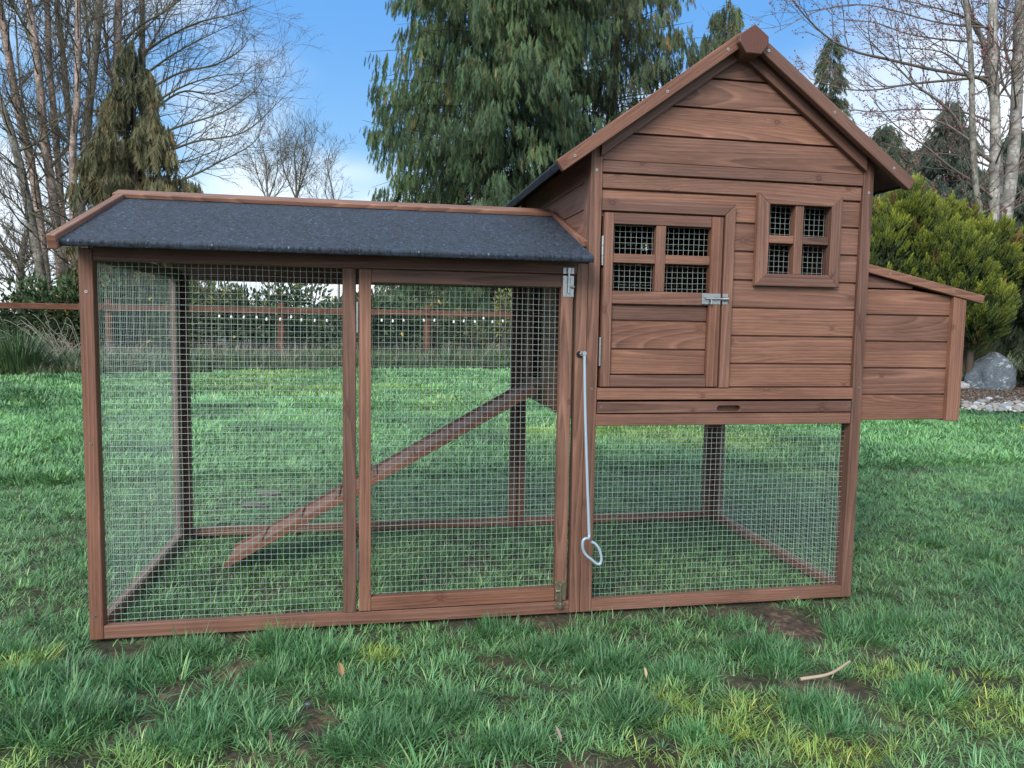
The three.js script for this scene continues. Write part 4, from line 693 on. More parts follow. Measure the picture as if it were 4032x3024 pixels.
bareTree('maple_tree', 'pale grey maple trunk at the right edge, thickest of the right hand stems', MG, 11.4, [[4018, 0], [4008, 244], [3998, 488], [3978, 732], [3962, 860], [3950, 960]], [40, 48], mapleBark, [[[[4000, 420], [3950, 330], [3930, 180], [3900, 60]], 10, 4, 0.4], [[[3985, 660], [3900, 600], [3820, 500], [3720, 470]], 9, 2.5, 0.8], [[[4004, 300], [3960, 200], [3960, 60], [3975, -60]], 12, 7, -0.4]], mo);
bareTree('maple_tree', 'slim dark maple stem left of the lichen grey trunk', MG, 10.6, [[3800, 0], [3815, 120], [3825, 285], [3829, 528], [3842, 730], [3862, 880]], [19, 26], greyBark, [[[[3832, 560], [3700, 480], [3560, 470], [3400, 520]], 9, 2.2, 0.5], [[[3826, 320], [3740, 220], [3600, 190], [3480, 200]], 9, 2.2, -0.5], [[[3860, 850], [3760, 790], [3640, 770], [3540, 750]], 8, 2.5, -0.6]], { ...mo, foot: 0.1 });
bareTree('maple_tree', 'bent maple stem crossing behind the lichen grey trunk near the top right corner', MG, 11.8, [[3790, -40], [3837, 98], [3870, 163], [3888, 285], [3930, 560], [3940, 860]], [20, 24], mapleBark, [[[[3870, 170], [3960, 90], [4040, 60]], 8, 3, 0.3]], mo);
// ---------------------------------------------------------------- conifers
function sprayGeo(seed, n, w) { // a hanging frond: a spine with leaflets left and right
  const R = rng(seed), mb = new MB();
  const S = (t) => V(0.12 * t * t, -t, 0.05 * Math.sin(t * 3));
  for (let k = 0; k < n; k++) {
    const t = (k + 0.3 * R()) / n, q = S(t), l = w * (0.35 + Math.sin(Math.PI * Math.min(1, t * 0.8 + 0.12))) * (0.6 + 0.6 * R()), h = 1.5 / n;
    for (const s of [-1, 1]) { const a = V(q.x, q.y + h * 0.4, q.z), b = V(q.x + 0.02, q.y - h * 0.5, q.z), e = V(q.x + s * l * (0.9 - 0.25 * R()), q.y - h - 0.09 * R() - l * 0.55, q.z + (R() - 0.5) * l * 1.2); mb.tri(a, b, e); }
  }
  mb.tri(S(0).add(V(-0.014, 0, 0)), S(0).add(V(0.014, 0, 0)), S(1)); mb.tri(S(0.72).add(V(-0.06, 0, 0.02)), S(0.72).add(V(0.06, 0, -0.02)), S(1.04));
  return mb.geo();
}
const sprays = [sprayGeo(1, 14, 0.15), sprayGeo(2, 12, 0.19), sprayGeo(3, 16, 0.12)];
function conifer(name, label, pos, h, o) {
  const R = rng(o.seed), tree = thing(name, label, o.category ?? 'conifer', [pos.x, 0, pos.z], o.group), trunk = new MB(), limbs = new MB(), lists = sprays.map(() => []);
  const lean = o.lean ?? 0, axis = (y) => V(lean * y * y / h + 0.05 * noise2(y * 0.6, o.seed, 2), y, 0.05 * noise2(y * 0.6, o.seed, 9)), tr = o.trunk ?? 0.2;
  const tp = Array.from({ length: 25 }, (_, k) => axis(h * k / 24 - (k ? 0 : 0.05))); part('trunk', trunk.tube(tp, tp.map((_, k) => Math.max(0.01, tr * (1 - k / 24.5) * (k ? 1 : 1.3))), 9).geo(), o.bark ?? cedarBark, tree);
  const qt = new THREE.Quaternion();
  for (let b = 0; b < o.branches; b++) {
    const f = (b + R()) / o.branches, y = lerp(o.y0 ?? 0.4, h * 0.985, Math.pow(f, 0.9)), rel = y / h, prof = o.profile(rel), az = o.az ? o.az(R, rel) : R() * 6.283, L = prof * (0.62 + 0.5 * R());
    const dx = Math.cos(az), dz = Math.sin(az), droop = o.droop * (0.7 + 0.6 * R()), c = axis(y), n = 7;
    const P = (s) => V(c.x + dx * L * s, c.y + L * (o.rise * s - droop * s * s + (o.tip ?? 0.25) * s * s * s), c.z + dz * L * s);
    const pts = Array.from({ length: n + 1 }, (_, k) => P(k / n));
    limbs.tube(pts, pts.map((_, k) => (0.007 + 0.012 * L / 3) * (1 - 0.85 * k / n)), 4);
    const cnt = Math.round(o.density * L * (0.8 + 0.4 * R()));
    for (let k = 0; k < cnt; k++) {
      const s = Math.pow(R(), 0.62), q = P(Math.max(0.06, s)), lat = (R() * 2 - 1) * (o.flat ?? 0.3) * (1.05 - s * 0.8) * Math.min(L, 1.6), drop = Math.abs(lat) * 0.35;
      q.x += -dz * lat + dx * 0.1 * (R() - 0.5); q.z += dx * lat; q.y -= drop + 0.05 * R() + (o.hang ?? 0) * R() * R() * (1.1 - 0.5 * s);
      const sz = (o.spray ?? 0.34) * (0.55 + 0.8 * R()) * (s > 0.93 ? 0.7 : 1), tilt = (o.tilt ?? 0.35);
      qt.setFromEuler(new THREE.Euler((R() - 0.5) * tilt * 2, -az + (R() - 0.5) * 2.2, (R() - 0.2) * tilt * 1.4 + (o.fan ?? 0), 'YXZ'));
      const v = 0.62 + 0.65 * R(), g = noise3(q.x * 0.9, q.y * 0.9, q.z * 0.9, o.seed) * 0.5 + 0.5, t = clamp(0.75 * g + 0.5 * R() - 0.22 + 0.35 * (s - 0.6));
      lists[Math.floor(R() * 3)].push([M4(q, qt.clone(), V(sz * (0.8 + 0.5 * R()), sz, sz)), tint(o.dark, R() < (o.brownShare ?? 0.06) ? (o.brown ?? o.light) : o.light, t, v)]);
    }
  }
  part('branches', limbs.geo(), o.bark ?? cedarBark, tree, { kind: 'stuff' });
  lists.forEach((l, k) => { if (l.length) copies('foliage', sprays[k], foliageMat, l, tree, { kind: 'stuff' }); });
  return tree;
}
const cedarCol = { dark: [0.026, 0.062, 0.032], light: [0.1, 0.17, 0.06], brown: [0.19, 0.16, 0.05] };
const cone = (base, p = 0.8) => (rel) => base * Math.pow(1 - rel, p) + 0.12;
const gpos = (px, d) => { const q = at(px, 1400, d); q.y = 0; return q; };
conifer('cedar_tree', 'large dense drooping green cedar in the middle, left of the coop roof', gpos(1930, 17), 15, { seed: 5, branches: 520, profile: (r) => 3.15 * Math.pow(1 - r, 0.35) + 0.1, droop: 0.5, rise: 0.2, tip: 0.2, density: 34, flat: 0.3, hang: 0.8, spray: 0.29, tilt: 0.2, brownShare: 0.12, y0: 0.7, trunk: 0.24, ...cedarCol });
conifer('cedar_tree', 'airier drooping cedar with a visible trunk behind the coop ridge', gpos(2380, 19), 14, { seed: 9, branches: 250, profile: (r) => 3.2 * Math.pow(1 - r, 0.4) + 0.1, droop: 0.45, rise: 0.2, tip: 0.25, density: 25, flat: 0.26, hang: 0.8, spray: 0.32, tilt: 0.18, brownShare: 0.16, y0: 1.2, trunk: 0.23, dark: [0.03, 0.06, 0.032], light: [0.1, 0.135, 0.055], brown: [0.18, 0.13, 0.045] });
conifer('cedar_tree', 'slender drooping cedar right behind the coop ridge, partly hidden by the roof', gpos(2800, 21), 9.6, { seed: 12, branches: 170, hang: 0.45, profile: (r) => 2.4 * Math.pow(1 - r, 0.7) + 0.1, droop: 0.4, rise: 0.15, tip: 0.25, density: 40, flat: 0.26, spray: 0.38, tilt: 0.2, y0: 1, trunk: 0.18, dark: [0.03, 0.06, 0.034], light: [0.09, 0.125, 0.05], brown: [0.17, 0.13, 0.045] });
conifer('weeping_conifer', 'narrow olive brown weeping conifer in front of the bare trunks on the left', gpos(560, 12.8), 5.35, { seed: 21, branches: 115, hang: 0.2, profile: (r) => 2.0 * Math.pow(1 - r, 0.95) + 0.1, droop: 0.4, rise: 0.12, tip: 0.05, density: 62, flat: 0.16, spray: 0.32, y0: 0.25, trunk: 0.1, tilt: 0.2, dark: [0.045, 0.058, 0.027], light: [0.15, 0.14, 0.06], brown: [0.22, 0.14, 0.055], brownShare: 0.22 });
conifer('spruce_tree', 'small far spruce with its tip right of the ridge beam, behind the maple twigs', gpos(3217, 33), 13.4, { seed: 31, hang: 0.4, branches: 200, profile: cone(2.6, 0.9), droop: 0.2, rise: -0.05, tip: 0.3, density: 28, flat: 0.28, spray: 0.42, y0: 1, trunk: 0.14, fan: 0.3, dark: [0.028, 0.055, 0.034], light: [0.075, 0.11, 0.05], category: 'spruce' });
conifer('spruce_tree', 'far dark spruce between the maple branches right of the coop roof', gpos(3680, 30), 9.8, { seed: 33, hang: 0.4, branches: 280, profile: cone(3.4, 0.8), droop: 0.24, rise: 0, tip: 0.3, density: 32, flat: 0.3, spray: 0.42, y0: 0.6, trunk: 0.16, fan: 0.3, dark: [0.04, 0.062, 0.05], light: [0.085, 0.115, 0.075], category: 'spruce' });
conifer('spruce_tree', 'broad far spruce low behind the right eave of the coop', gpos(3440, 27), 8, { seed: 35, hang: 0.4, branches: 280, profile: cone(3.3, 0.75), droop: 0.25, rise: 0.02, tip: 0.28, density: 32, flat: 0.3, spray: 0.42, y0: 0.6, trunk: 0.16, fan: 0.25, dark: [0.038, 0.062, 0.044], light: [0.09, 0.115, 0.065], category: 'spruce' });
conifer('spruce_tree', 'far spruce behind the pale maple trunk at the right edge', gpos(3960, 28), 8.2, { seed: 37, hang: 0.4, branches: 280, profile: cone(3.6, 0.75), droop: 0.25, rise: 0, tip: 0.28, density: 32, flat: 0.3, spray: 0.42, y0: 0.6, trunk: 0.16, fan: 0.25, dark: [0.042, 0.064, 0.052], light: [0.085, 0.115, 0.075], category: 'spruce' });
conifer('dark_evergreen', 'dark drooping evergreen at the right edge behind the boulder', gpos(4075, 8.6), 2.3, { seed: 41, branches: 60, profile: (r) => 0.75 * Math.pow(1 - r, 0.4) + 0.05, droop: 0.5, rise: 0.15, tip: 0.1, density: 80, flat: 0.28, spray: 0.2, y0: 0.15, trunk: 0.09, dark: [0.02, 0.034, 0.016], light: [0.055, 0.075, 0.03], category: 'evergreen' });
// far trees beyond the road that read as one dark band
{
  const R = rng(88), l = sprays.map(() => []), q = new THREE.Quaternion();
  for (let k = 0; k < 9000; k++) { const a = lerp(-0.12, 1.15, R()), d = lerp(52, 70, R()), hh = (3.2 + 2.2 * noise2(a * 9, 1, 4) + 1.6 * noise2(a * 31, 2, 5)) * sstep(-0.12, 0.1, a), y = hh * Math.pow(R(), 0.7); q.setFromEuler(new THREE.Euler((R() - 0.5), R() * 6, (R() - 0.5))); const s = 0.8 + 0.9 * R(); l[k % 3].push([M4(V(d * Math.sin(a), y + 0.5, -d * Math.cos(a)), q.clone(), V(s * 1.3, s, s)), tint([0.03, 0.05, 0.034], [0.07, 0.085, 0.05], R(), 0.8 + 0.4 * R())]); }
  l.forEach((x, k) => copies(numbered('far_wood'), sprays[k], foliageMat, x, scene, { kind: 'stuff', label: 'far dark band of trees beyond the road', category: 'wood' }));
}
// ---------------------------------------------------------------- hedge shrubs and rough growth along the fence
const leaf = (() => { const mb = new MB(), a = V(0, 0, 0), b = V(0.2, 0.35, 0.03), c = V(0.16, 0.75, 0.0), e = V(0, 1, -0.1), f = V(-0.2, 0.35, 0.03), g = V(-0.16, 0.75, 0.0), m = V(0, 0.5, -0.05); mb.tri(a, b, m).tri(b, c, m).tri(c, e, m).tri(a, m, f).tri(f, m, g).tri(g, m, e); return mb.geo(); })();
const shrubLeaf = leafMat(0, 0.42);
function shrub(name, label, category, pos, w, h0, d, n0, size, dark, light, seed, o = {}) {
  const h = h0 * 1.25, n = Math.round(n0 * 1.6);
  const R = rng(seed), s = thing(name, label, category, [pos.x, 0, pos.z], o.group), list = [], stems = new MB(), q = new THREE.Quaternion(), yv = V(0, 1, 0);
  const C = Array.from({ length: 7 }, () => V((R() - 0.5) * w * 0.75, h * lerp(0.25, 0.8, R()), (R() - 0.5) * d * 0.7));
  for (const c of C) for (let k = 0; k < (o.stems ?? 3); k++) stems.tube(curve([V((R() - 0.5) * 0.15 * w, -0.02, (R() - 0.5) * 0.15), V(c.x * 0.5, c.y * 0.5, c.z * 0.5), c.clone().add(V((R() - 0.5) * 0.3 * w, (R() - 0.1) * 0.3 * h, (R() - 0.5) * 0.3 * d))], 7), 0.009, 4);
  for (let k = 0; k < n; k++) {
    const c = C[Math.floor(R() * 7)], u = R() * 2 - 1, a = R() * 6.283, rr = Math.pow(R(), 0.45), sx = Math.sqrt(1 - u * u), dir = V(sx * Math.cos(a), u, sx * Math.sin(a)), lump = 1 + 0.3 * noise3(dir.x * 3, dir.y * 3, dir.z * 3, seed);
    const p = V(c.x + dir.x * rr * w * 0.3 * lump, c.y + dir.y * rr * h * 0.33 * lump, c.z + dir.z * rr * d * 0.34 * lump); if (p.y < 0.03 || p.y > h * 1.12) continue;
    q.setFromUnitVectors(yv, dir.clone().add(V((R() - 0.5) * 1.6, (R() - 0.25) * 1.3, (R() - 0.5) * 1.6)).normalize()); q.multiply(eul(0, R() * 6.283, 0));
    const sc = size * (0.6 + 0.7 * R()); list.push([M4(p, q.clone(), V(sc, sc, sc)), R() < (o.odd ?? 0.02) ? tint(o.oddCol ?? [0.4, 0.3, 0.08], o.oddCol ?? [0.4, 0.3, 0.08], 0, 0.7 + 0.5 * R()) : tint(dark, light, clamp(R() * 0.8 + 0.35 * (rr - 0.5)), 0.7 + 0.6 * R())]);
  }
  part('stem', stems.geo(), twigMat, s);
  copies('foliage', leaf, shrubLeaf, list, s, { kind: 'stuff' });
  return s;
}
const HC = [[0.024, 0.05, 0.026], [0.085, 0.135, 0.06]], HB = [[0.04, 0.06, 0.03], [0.15, 0.17, 0.07]], hz = -10.95;
const hp = (px, z = hz) => { const q = onZ(px, 1300, z); q.y = 0; return q; };
const HG2 = 'broadleaf hedge shrubs behind the fence';
shrub('hedge_shrub', 'ragged hedge shrub at the far left end of the fence with pale stems before it', 'shrub', hp(130), 0.85, 0.95, 0.8, 900, 0.085, ...HC, 101, { group: HG2 });
shrub('hedge_shrub', 'twiggy hedge shrub just left of the coop corner post, yellow leaves above the rail', 'shrub', hp(255), 0.8, 1.02, 0.8, 1000, 0.085, ...HC, 102, { odd: 0.04, group: HG2 });
shrub('hedge_shrub', 'dark hedge shrub seen left of the first fence post', 'shrub', hp(400, -10.8), 0.9, 0.98, 0.8, 1200, 0.085, ...HC, 103, { group: HG2 });
shrub('hedge_shrub', 'leafy hedge shrub right of the first fence post', 'shrub', hp(600), 1.1, 0.98, 0.8, 1500, 0.085, ...HC, 104, { group: HG2 });
shrub('hedge_shrub', 'yellowish thin hedge shrub midway between the first two fence posts', 'shrub', hp(820), 1.0, 0.92, 0.8, 900, 0.085, ...HB, 105, { group: HG2 });
shrub('hedge_shrub', 'dense dark hedge shrub just left of the second fence post', 'shrub', hp(1010), 0.95, 1.0, 0.85, 1500, 0.09, ...HC, 106, { group: HG2 });
shrub('hedge_shrub', 'dense dark hedge shrub just right of the second fence post', 'shrub', hp(1220), 1.1, 0.95, 0.85, 1700, 0.09, ...HC, 107, { group: HG2 });
shrub('hedge_shrub', 'glossy dark hedge shrub left of the third fence post', 'shrub', hp(1520), 1.25, 0.93, 0.85, 2000, 0.095, ...HC, 108, { group: HG2 });
shrub('hedge_shrub', 'small leafy shrub touching the third fence post on its right', 'shrub', hp(1705), 0.42, 0.9, 0.5, 420, 0.08, ...HB, 109, { group: HG2 });
shrub('hedge_shrub', 'low yellow green shrub in the gap right of the third fence post', 'shrub', hp(1840, -11.4), 0.75, 0.66, 0.5, 420, 0.085, ...HB, 110, { group: HG2 });
shrub('hedge_shrub', 'thin leggy shrub with yellow leaves close to the house wall, seen through the run door', 'shrub', hp(1985, -11.2), 0.5, 0.95, 0.5, 300, 0.08, [0.09, 0.11, 0.04], [0.25, 0.25, 0.08], 111, { group: HG2 });
// pampas-like clump and dead brush at the left
{
  const c = onGround(70, 1468), R = rng(7), mb = new MB(), cols = [], t = thing('grass_clump', 'large arching clump of long dark grass at the lawn edge, far left', 'ornamental grass', [c.x, 0, c.z]);
  for (let k = 0; k < 520; k++) { const a = R() * 6.283, r = 0.17 * Math.sqrt(R()), v = 0.7 + 0.6 * R(); bladeInto(mb, cols, r * Math.cos(a) * 1.4, r * Math.sin(a), 0.34 + 0.34 * R(), 0.007, 0.05 + 0.55 * R(), a + (R() - 0.5), 1.3 * R(), [0.05 * v, 0.1 * v, 0.035 * v]); }
  const g = mb.geo(); g.setAttribute('color', new THREE.Float32BufferAttribute(cols, 3)); part('blades', g, grassMat, t, { kind: 'stuff' });
  const c2 = onGround(230, 1450), b = thing('dead_brush', 'tangle of pale dead stems leaning left of the coop corner post', 'brush', [c2.x, 0, c2.z - 0.3]), m2 = new MB();
  for (let k = 0; k < 46; k++) { const s = V((R() - 0.5) * 0.5, 0, (R() - 0.5) * 0.4), e = s.clone().add(V(-0.15 - 0.75 * R() * R(), 0.12 + 0.55 * R(), (R() - 0.5) * 0.4)); if (R() < 0.35) e.x = s.x + (R() - 0.3) * 0.7; m2.tube(curve([s, s.clone().lerp(e, 0.5).add(V(0, 0.08 * R(), 0)), e, e.clone().add(V(-0.1 * R(), 0.06 - 0.1 * R(), 0))], 7), 0.0035, 3); }
  part('stem', m2.geo(), flat(0.33, 0.29, 0.25), b);
}
// rough grass and dead stems at the foot of the fence
{
  const R = rng(15), lists = [[], [], []], g = [11, 12].map((s) => tuft(s, 26, 0.09, 0.10, 0.26, 0.006, 0.011, 0.05, 0.8, 1.0, 0.12)), dry = tuft(14, 16, 0.09, 0.12, 0.38, 0.003, 0.006, 0.02, 0.9, 0.5, 0.0);
  const edge = (x) => lerp(-7.35, -9.0, sstep(-4.5, 2.5, x)) - 0.15 * noise2(x * 2, 3, 3);
  for (let k = 0; k < 5200; k++) { const x = lerp(-6, 6, R()), z = lerp(edge(x), -11.6, Math.pow(R(), 1.3)), s = 0.6 + 0.7 * R(), p = V(x, 0, z), v = 0.7 + 0.6 * R(); const br = R() < 0.12 + 0.35 * sstep(0.1, 0.5, noise2(x * 1.3, z, 5)) * sstep(-8.6, -10, z); lists[br ? 2 : k % 2].push([M4(p, eul((R() - 0.5) * 0.3, R() * 6.3, (R() - 0.5) * 0.3), s * (0.55 + 0.45 * sstep(edge(x), edge(x) - 0.5, z))), br ? new THREE.Color(0.24 * v, 0.2 * v, 0.16 * v) : tint([0.045, 0.095, 0.035], [0.09, 0.15, 0.05], R(), v)]); }
  [...g, dry].forEach((gg, k) => copies(numbered(k < 2 ? 'verge_grass' : 'dry_stems'), gg, grassMat, lists[k], scene, { kind: 'stuff', label: k < 2 ? 'rough unmown grass along the foot of the fence' : 'dry brown stems in the rough grass by the fence', category: 'grass' }));
  const fl = [[], []];
  for (let k = 0; k < 16000; k++) { const a = lerp(-0.5, 1.0, R()), d = 11.5 + 45 * Math.pow(R(), 1.6), x = 0.6 + d * Math.sin(a), z = 1.6 - d * Math.cos(a); if (z > -11.4 && x < 6.5) continue; if (z > -20.8 && z < -15.7) continue; const s = (0.7 + 0.6 * R()) * (1 + d / 18), v = 0.75 + 0.5 * R(); fl[k % 2].push([M4(V(x, 0, z), eul(0, R() * 6.3, 0), V(s * 1.3, s * 0.55, s * 1.3)), tint([0.07, 0.125, 0.04], [0.13, 0.17, 0.06], R(), v)]); }
  g.forEach((gg, k) => copies(numbered('field_grass'), gg, grassMat, fl[k], scene, { kind: 'stuff', label: 'pale green field grass beyond the fence and road', category: 'grass' }));
}
// ---------------------------------------------------------------- golden evergreen shrubs on the right
function plume(seed) { const R = rng(seed), mb = new MB(); for (let k = 0; k < 18; k++) { const t = k / 18, a = k * 2.4, l = 0.34 * (1 - 0.55 * t) * (0.7 + 0.5 * R()), y = t * 0.85, b = V(0.03 * Math.cos(a), y, 0.03 * Math.sin(a)), w = 0.055; const e = V(l * Math.cos(a), y + 0.26 + 0.1 * R(), l * Math.sin(a)), s = V(-Math.sin(a) * w, 0.05, Math.cos(a) * w), m = b.clone().lerp(e, 0.5); mb.tri(b, m.clone().add(s), e).tri(b, e, m.clone().sub(s)); } mb.tri(V(-0.03, 0.6, 0), V(0.03, 0.6, 0), V(0, 1.08, 0)); return mb.geo(); }
const plumes = [plume(1), plume(2), plume(3)];
function goldShrub(label, lobes, seed, n, z0) {
  const R = rng(seed), ps = lobes.map(([px, py, d, rx, ry]) => [at(px, py, d), rx * d / F, ry * d / F]), c0 = ps[0][0], t = thing('golden_evergreen', label, 'evergreen shrub', [c0.x, 0, c0.z], 'golden green evergreens right of the coop'), lists = plumes.map(() => []), q = new THREE.Quaternion(), up = V(0, 1, 0);
  const tot = ps.reduce((s, p) => s + p[1] * p[2], 0), inside = (p, me) => ps.some(([c, rx, ry], k) => k !== me && ((p.x - c.x) / rx) ** 2 + ((p.y - c.y) / ry) ** 2 + ((p.z - c.z) / rx) ** 2 < 0.6);
  ps.forEach(([c, rx, ry], me) => {
    const m = Math.round(n / 34 * rx * ry / tot);
    for (let f = 0; f < m; f++) { // each flame: an upright tongue of plumes, golden outside and dark within
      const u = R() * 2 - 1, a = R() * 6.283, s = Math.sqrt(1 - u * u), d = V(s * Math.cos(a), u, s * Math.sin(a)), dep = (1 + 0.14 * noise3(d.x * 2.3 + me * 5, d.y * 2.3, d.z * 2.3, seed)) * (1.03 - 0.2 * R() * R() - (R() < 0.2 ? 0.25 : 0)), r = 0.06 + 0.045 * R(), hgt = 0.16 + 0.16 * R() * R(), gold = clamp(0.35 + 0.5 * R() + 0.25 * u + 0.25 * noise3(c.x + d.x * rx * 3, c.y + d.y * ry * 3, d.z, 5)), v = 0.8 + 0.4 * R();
      const q0 = V(c.x + d.x * rx * dep, c.y + d.y * ry * dep, c.z + d.z * rx * dep); if (inside(q0, me)) continue;
      const ax = V(d.x * 0.55 + (R() - 0.5) * 0.3, 1 - Math.max(0, -u) * 0.8, d.z * 0.55 + (R() - 0.5) * 0.3).normalize(), brown = R() < 0.05;
      for (let k = 0; k < 34; k++) {
        const h = Math.pow(R(), 0.8), b = R() * 6.283, w = r * Math.sin(Math.PI * Math.min(1, 0.25 + h * 0.75)) * Math.sqrt(R()), o = V(w * Math.cos(b), 0, w * Math.sin(b)), p = q0.clone().addScaledVector(ax, (h - 0.4) * hgt).add(o); if (p.y < 0.1) continue;
        q.setFromUnitVectors(up, ax.clone().multiplyScalar(1.2).addScaledVector(o, 9).add(V((R() - 0.5) * 0.4, 0, (R() - 0.5) * 0.4)).normalize()); q.multiply(eul(0, R() * 6.3, 0));
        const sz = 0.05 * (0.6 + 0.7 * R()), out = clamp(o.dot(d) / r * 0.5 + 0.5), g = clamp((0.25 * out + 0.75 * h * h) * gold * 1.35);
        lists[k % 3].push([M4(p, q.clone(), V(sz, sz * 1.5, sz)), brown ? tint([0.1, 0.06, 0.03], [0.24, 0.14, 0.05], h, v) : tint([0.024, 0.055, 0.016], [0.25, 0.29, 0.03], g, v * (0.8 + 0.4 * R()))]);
      }
    }
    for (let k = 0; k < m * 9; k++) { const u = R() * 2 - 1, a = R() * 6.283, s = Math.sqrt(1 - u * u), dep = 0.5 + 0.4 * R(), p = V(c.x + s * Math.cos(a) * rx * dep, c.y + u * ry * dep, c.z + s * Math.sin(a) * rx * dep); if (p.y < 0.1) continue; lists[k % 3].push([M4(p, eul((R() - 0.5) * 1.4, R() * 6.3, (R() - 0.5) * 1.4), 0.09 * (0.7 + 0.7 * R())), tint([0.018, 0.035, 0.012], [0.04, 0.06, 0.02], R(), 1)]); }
  });
  const tr = new MB(); for (const [c, rx] of ps) tr.tube([V(c.x - t.position.x, -0.03, c.z - t.position.z), V(c.x - t.position.x, c.y * 0.6, c.z - t.position.z), V(c.x - t.position.x, c.y, c.z - t.position.z)], [0.05, 0.035, 0.02], 7); part('trunk', tr.geo(), cedarBark, t);
  lists.forEach((l, k) => copies('foliage', plumes[k], foliageMat, l.map(([m, c]) => { m.elements[12] -= t.position.x; m.elements[14] -= t.position.z; return [m, c]; }), t, { kind: 'stuff' }));
}
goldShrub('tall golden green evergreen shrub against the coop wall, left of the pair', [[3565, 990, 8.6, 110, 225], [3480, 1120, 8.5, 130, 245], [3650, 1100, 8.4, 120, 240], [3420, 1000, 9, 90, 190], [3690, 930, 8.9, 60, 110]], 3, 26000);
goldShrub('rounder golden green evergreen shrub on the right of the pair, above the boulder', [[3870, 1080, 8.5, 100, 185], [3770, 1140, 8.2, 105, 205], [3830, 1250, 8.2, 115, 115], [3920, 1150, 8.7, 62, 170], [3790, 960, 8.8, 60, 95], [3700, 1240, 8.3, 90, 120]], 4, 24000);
// ---------------------------------------------------------------- stones
function stoneGeo(seed, det, sx, sy, sz, rough, cuts = 0) {
  const g = new THREE.IcosahedronGeometry(1, det), p = g.attributes.position, R = rng(seed), pl = Array.from({ length: cuts }, () => [V(R() - 0.5, R() * 0.9 - 0.1, R() - 0.5).normalize(), 0.62 + 0.25 * R()]);
  for (let k = 0; k < p.count; k++) { const v = V().fromBufferAttribute(p, k), n = fbm3(v.x * 1.3, v.y * 1.3, v.z * 1.3, seed, 3), f = 1 + rough * n; v.multiplyScalar(f); for (const [nn, d] of pl) { const t = v.dot(nn) - d; if (t > 0) v.addScaledVector(nn, -t * 0.9); } v.addScaledVector(v.clone().normalize(), rough * 0.12 * fbm3(v.x * 7, v.y * 7, v.z * 7, seed + 3, 2)); p.setXYZ(k, v.x * sx, v.y * sy, v.z * sz); }
  const q = g; q.computeVertexNormals(); return smooth(q);
}
function smooth(g) { const p = g.attributes.position, m = new Map(), n = new Float32Array(p.count * 3), key = (k) => `${Math.round(p.getX(k) * 1e5)},${Math.round(p.getY(k) * 1e5)},${Math.round(p.getZ(k) * 1e5)}`; const a = V(), b = V(), c = V(); for (let k = 0; k < p.count; k += 3) { a.fromBufferAttribute(p, k); b.fromBufferAttribute(p, k + 1); c.fromBufferAttribute(p, k + 2); const f = b.clone().sub(a).cross(c.clone().sub(a)); for (let j = 0; j < 3; j++) { const kk = key(k + j); if (!m.has(kk)) m.set(kk, V()); m.get(kk).add(f); } } for (let k = 0; k < p.count; k++) { const f = m.get(key(k)).clone().normalize(); n.set([f.x, f.y, f.z], k * 3); } g.setAttribute('normal', new THREE.BufferAttribute(n, 3)); return g; }
function rockMat(base, pale, moss, seed) {
  const t = byteTexture(256, 256, (i, j) => { const x = i / 256, y = j / 256, a = wrapN(x * 5, y * 5, 5, 5, seed), b = wrapN(x * 17, y * 17, 17, 17, seed + 1), c = wrapN(x * 60, y * 60, 60, 60, seed + 2), f = hash(i, j, seed) - 0.5, w = sstep(0.15, 0.6, a * 0.5 + b * 0.6 + c * 0.3), mo = moss ? sstep(0.0, 0.35, a + 0.5 * b) : 0, v = 1 + 0.3 * c + 0.25 * f; return S3(...[0, 1, 2].map((q) => lerp(lerp(base[q], pale[q], w), moss ? moss[q] : 0, mo) * v)); });
  t.repeat.set(2, 1.4); return new THREE.MeshStandardMaterial({ map: t, bumpMap: t, bumpScale: 0.012, roughness: 0.9 });
}
const boulderMat = rockMat([0.085, 0.105, 0.125], [0.25, 0.28, 0.3], null, 3), mossMat = rockMat([0.05, 0.055, 0.045], [0.1, 0.1, 0.08], [0.075, 0.085, 0.02], 9), pebMat = flat(1, 1, 1, 0.7);
{
  const b = onGround(3860, 1542), gb = stoneGeo(17, 5, 0.27, 0.32, 0.24, 0.55, 2), o = lone('boulder', gb, boulderMat, 'large pale grey speckled boulder on the mulch right of the nest box', 'boulder'); o.position.set(b.x + 0.24, 0.1, b.z - 0.15); o.rotation.set(0, 0.4, -0.12);
  const m = lone('mossy_rock', stoneGeo(8, 5, 0.72, 0.2, 0.26, 0.3, 3), mossMat, 'long slanting mossy rock behind the grey boulder', 'rock'); m.position.set(b.x + 0.1, 0.24, b.z - 0.55); m.rotation.set(0, 0.15, 0.52);
  const s = lone('small_rock', stoneGeo(11, 4, 0.1, 0.06, 0.08, 0.25, 3), rockMat([0.3, 0.31, 0.32], [0.5, 0.5, 0.5], null, 15), 'small pale rock at the left foot of the boulder', 'rock'); const sp = onGround(3800, 1535); s.position.set(sp.x, 0.04, sp.z);
}
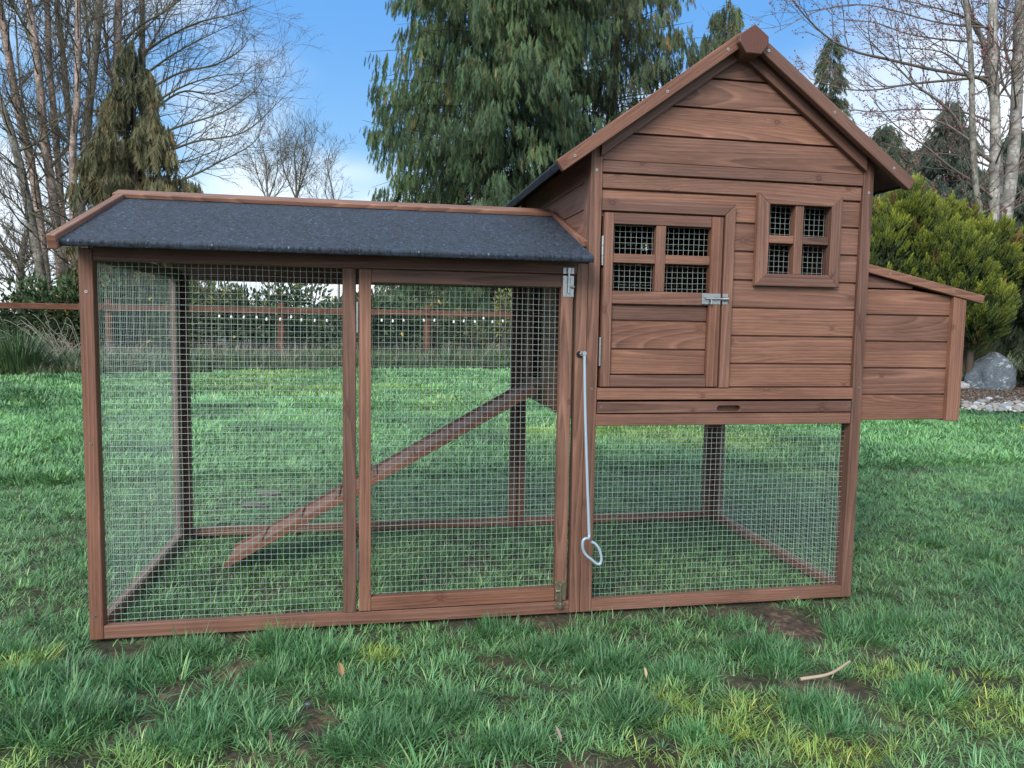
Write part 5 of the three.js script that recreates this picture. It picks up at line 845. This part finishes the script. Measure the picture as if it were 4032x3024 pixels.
{
  const R = rng(31), shapes = [1, 2, 3, 4].map((k) => stoneGeo(40 + k, 2, 1, 0.55, 0.75, 0.25)), greys = [[0.2, 0.21, 0.22], [0.34, 0.35, 0.36], [0.13, 0.14, 0.15], [0.25, 0.21, 0.17]].map((c) => flat(...c, 0.75));
  const proto = shapes.map((g, k) => { const o = part(numbered('river_stone'), g, greys[k], scene, { label: 'smooth river stone edging the mulch bed beyond the nest box', category: 'stone', group: 'river stones edging the mulch bed' }); return o; });
  let used = 0; const small = [];
  for (let k = 0; k < 420; k++) {
    const px = lerp(3785, 4050, R()), py = lerp(1595, 1632, Math.pow(R(), 0.8)) + (R() < 0.15 ? -25 * R() : 0), q = onGround(px, py - (4020 - px) * 0.035), s = lerp(0.012, 0.042, Math.pow(R(), 2));
    if (k < 130) { let o; if (used < 4) o = proto[used]; else { o = proto[k % 4].clone(); o.name = numbered('river_stone'); scene.add(o); } used++; o.position.set(q.x, 0.02 + s * 0.3, q.z); o.scale.set(s, s, s); o.rotation.set((R() - 0.5) * 0.6, R() * 6.3, (R() - 0.5) * 0.6); }
    else small.push([M4(V(q.x, 0.024, q.z), eul(R() - 0.5, R() * 6.3, 0), s * 0.45), new THREE.Color(0.36, 0.36, 0.36).multiplyScalar(0.5 + 0.9 * R())]);
  }
  copies('gravel', shapes[0], pebMat, small, scene, { kind: 'stuff', label: 'fine gravel among the river stones', category: 'gravel' });
  // bark chips and weeds on the bed
  const chips = []; for (let k = 0; k < 1500; k++) { const q = onGround(lerp(3700, 4060, R()), lerp(1500, 1612, R())); if (q.x < 4.2) continue; chips.push([M4(V(q.x, 0.028, q.z), eul(R() * 0.8, R() * 6.3, R() * 0.8), V(0.025 * (0.5 + R()), 0.006, 0.012)), new THREE.Color(0.09, 0.062, 0.045).multiplyScalar(0.5 + R())]); }
  copies('bark_mulch', new THREE.BoxGeometry(1, 1, 1), pebMat, chips, scene, { kind: 'stuff', label: 'dark bark mulch under the evergreens', category: 'mulch' });
}
{ // small things in the grass
  const pale = rockMat([0.15, 0.14, 0.12], [0.3, 0.29, 0.27], null, 25);
  for (const [px, py, s, l] of [[1060, 1942, 0.05, 'flat pale stone half sunk in the lawn beyond the run, the farther one'], [1010, 1990, 0.045, 'flat pale stone half sunk in the lawn beyond the run, the nearer one']]) { const q = onGround(px, py), o = lone('flat_stone', stoneGeo(60 + px, 4, s, s * 0.22, s * 0.5, 0.8, 3), pale, l, 'stone'); o.position.set(q.x, 0.002, q.z); }
  const a = onGround(3152, 2674, 0.02), b = onGround(3260, 2655, 0.03), c = onGround(3345, 2605, 0.035), st = new MB(), ct = V().addVectors(a, c).multiplyScalar(0.5);
  const o = lone('stick', st.tube(curve([a, b, c].map((q) => q.clone().sub(ct)), 12), Array.from({ length: 13 }, (_, k) => 0.0034 - 0.0001 * k), 7, true).geo(), flat(0.36, 0.28, 0.2), 'pale curved stick lying in the grass right of the coop front', 'stick'); o.position.copy(ct);
  const d = onGround(4022, 1722), fl = thing('dandelion', 'single yellow dandelion in the lawn at the right edge', 'flower', [d.x, 0, d.z]); part('stem', new MB().tube([V(0, 0, 0), V(0.004, 0.03, 0), V(0.002, 0.06, 0)], 0.0022, 5).geo(), flat(0.1, 0.17, 0.06), fl);
  const pet = new MB(); for (let k = 0; k < 26; k++) { const t = k * 2.4, r = 0.018 * (1 - 0.5 * (k / 26)); pet.tri(V(0.002 * Math.cos(t + 1.5), 0.06, 0.002 * Math.sin(t + 1.5)), V(0.002 * Math.cos(t - 1.5), 0.06, 0.002 * Math.sin(t - 1.5)), V(r * Math.cos(t), 0.064 + 0.012 * k / 26, r * Math.sin(t))); } part('flower_head', pet.geo(), flat(0.75, 0.55, 0.03), fl);
  const lf = (px, py, s, col, label, rz) => { const q = onGround(px, py, 0.015), m = lone('dry_leaf', leaf, flat(...col, 0.8, { side: THREE.DoubleSide }), label, 'leaf'); m.position.copy(q); m.scale.set(s, s, s); m.rotation.set(-0.9, rz, 0.2); };
  lf(1348, 2665, 0.03, [0.26, 0.16, 0.08], 'tan dry leaf standing in the grass below the run door', 0.3); lf(1065, 2950, 0.03, [0.36, 0.24, 0.15], 'small tan dry leaf at the bottom edge, left of the middle', 1.3); lf(2545, 2670, 0.02, [0.45, 0.34, 0.2], 'tiny pale leaf between the grass clumps below the house', 2); lf(2210, 2925, 0.028, [0.33, 0.25, 0.2], 'brownish leaf at the bottom edge, near the middle', 0.8);
  const dk = lone('pebble', stoneGeo(90, 2, 0.006, 0.004, 0.005, 0.2), flat(0.06, 0.07, 0.09, 0.5), 'dark bluish pebble on bare soil in the foreground', 'stone'); const q = onGround(1214, 2772, 0.006); dk.position.copy(q);
}

renderer.render(scene, camera);
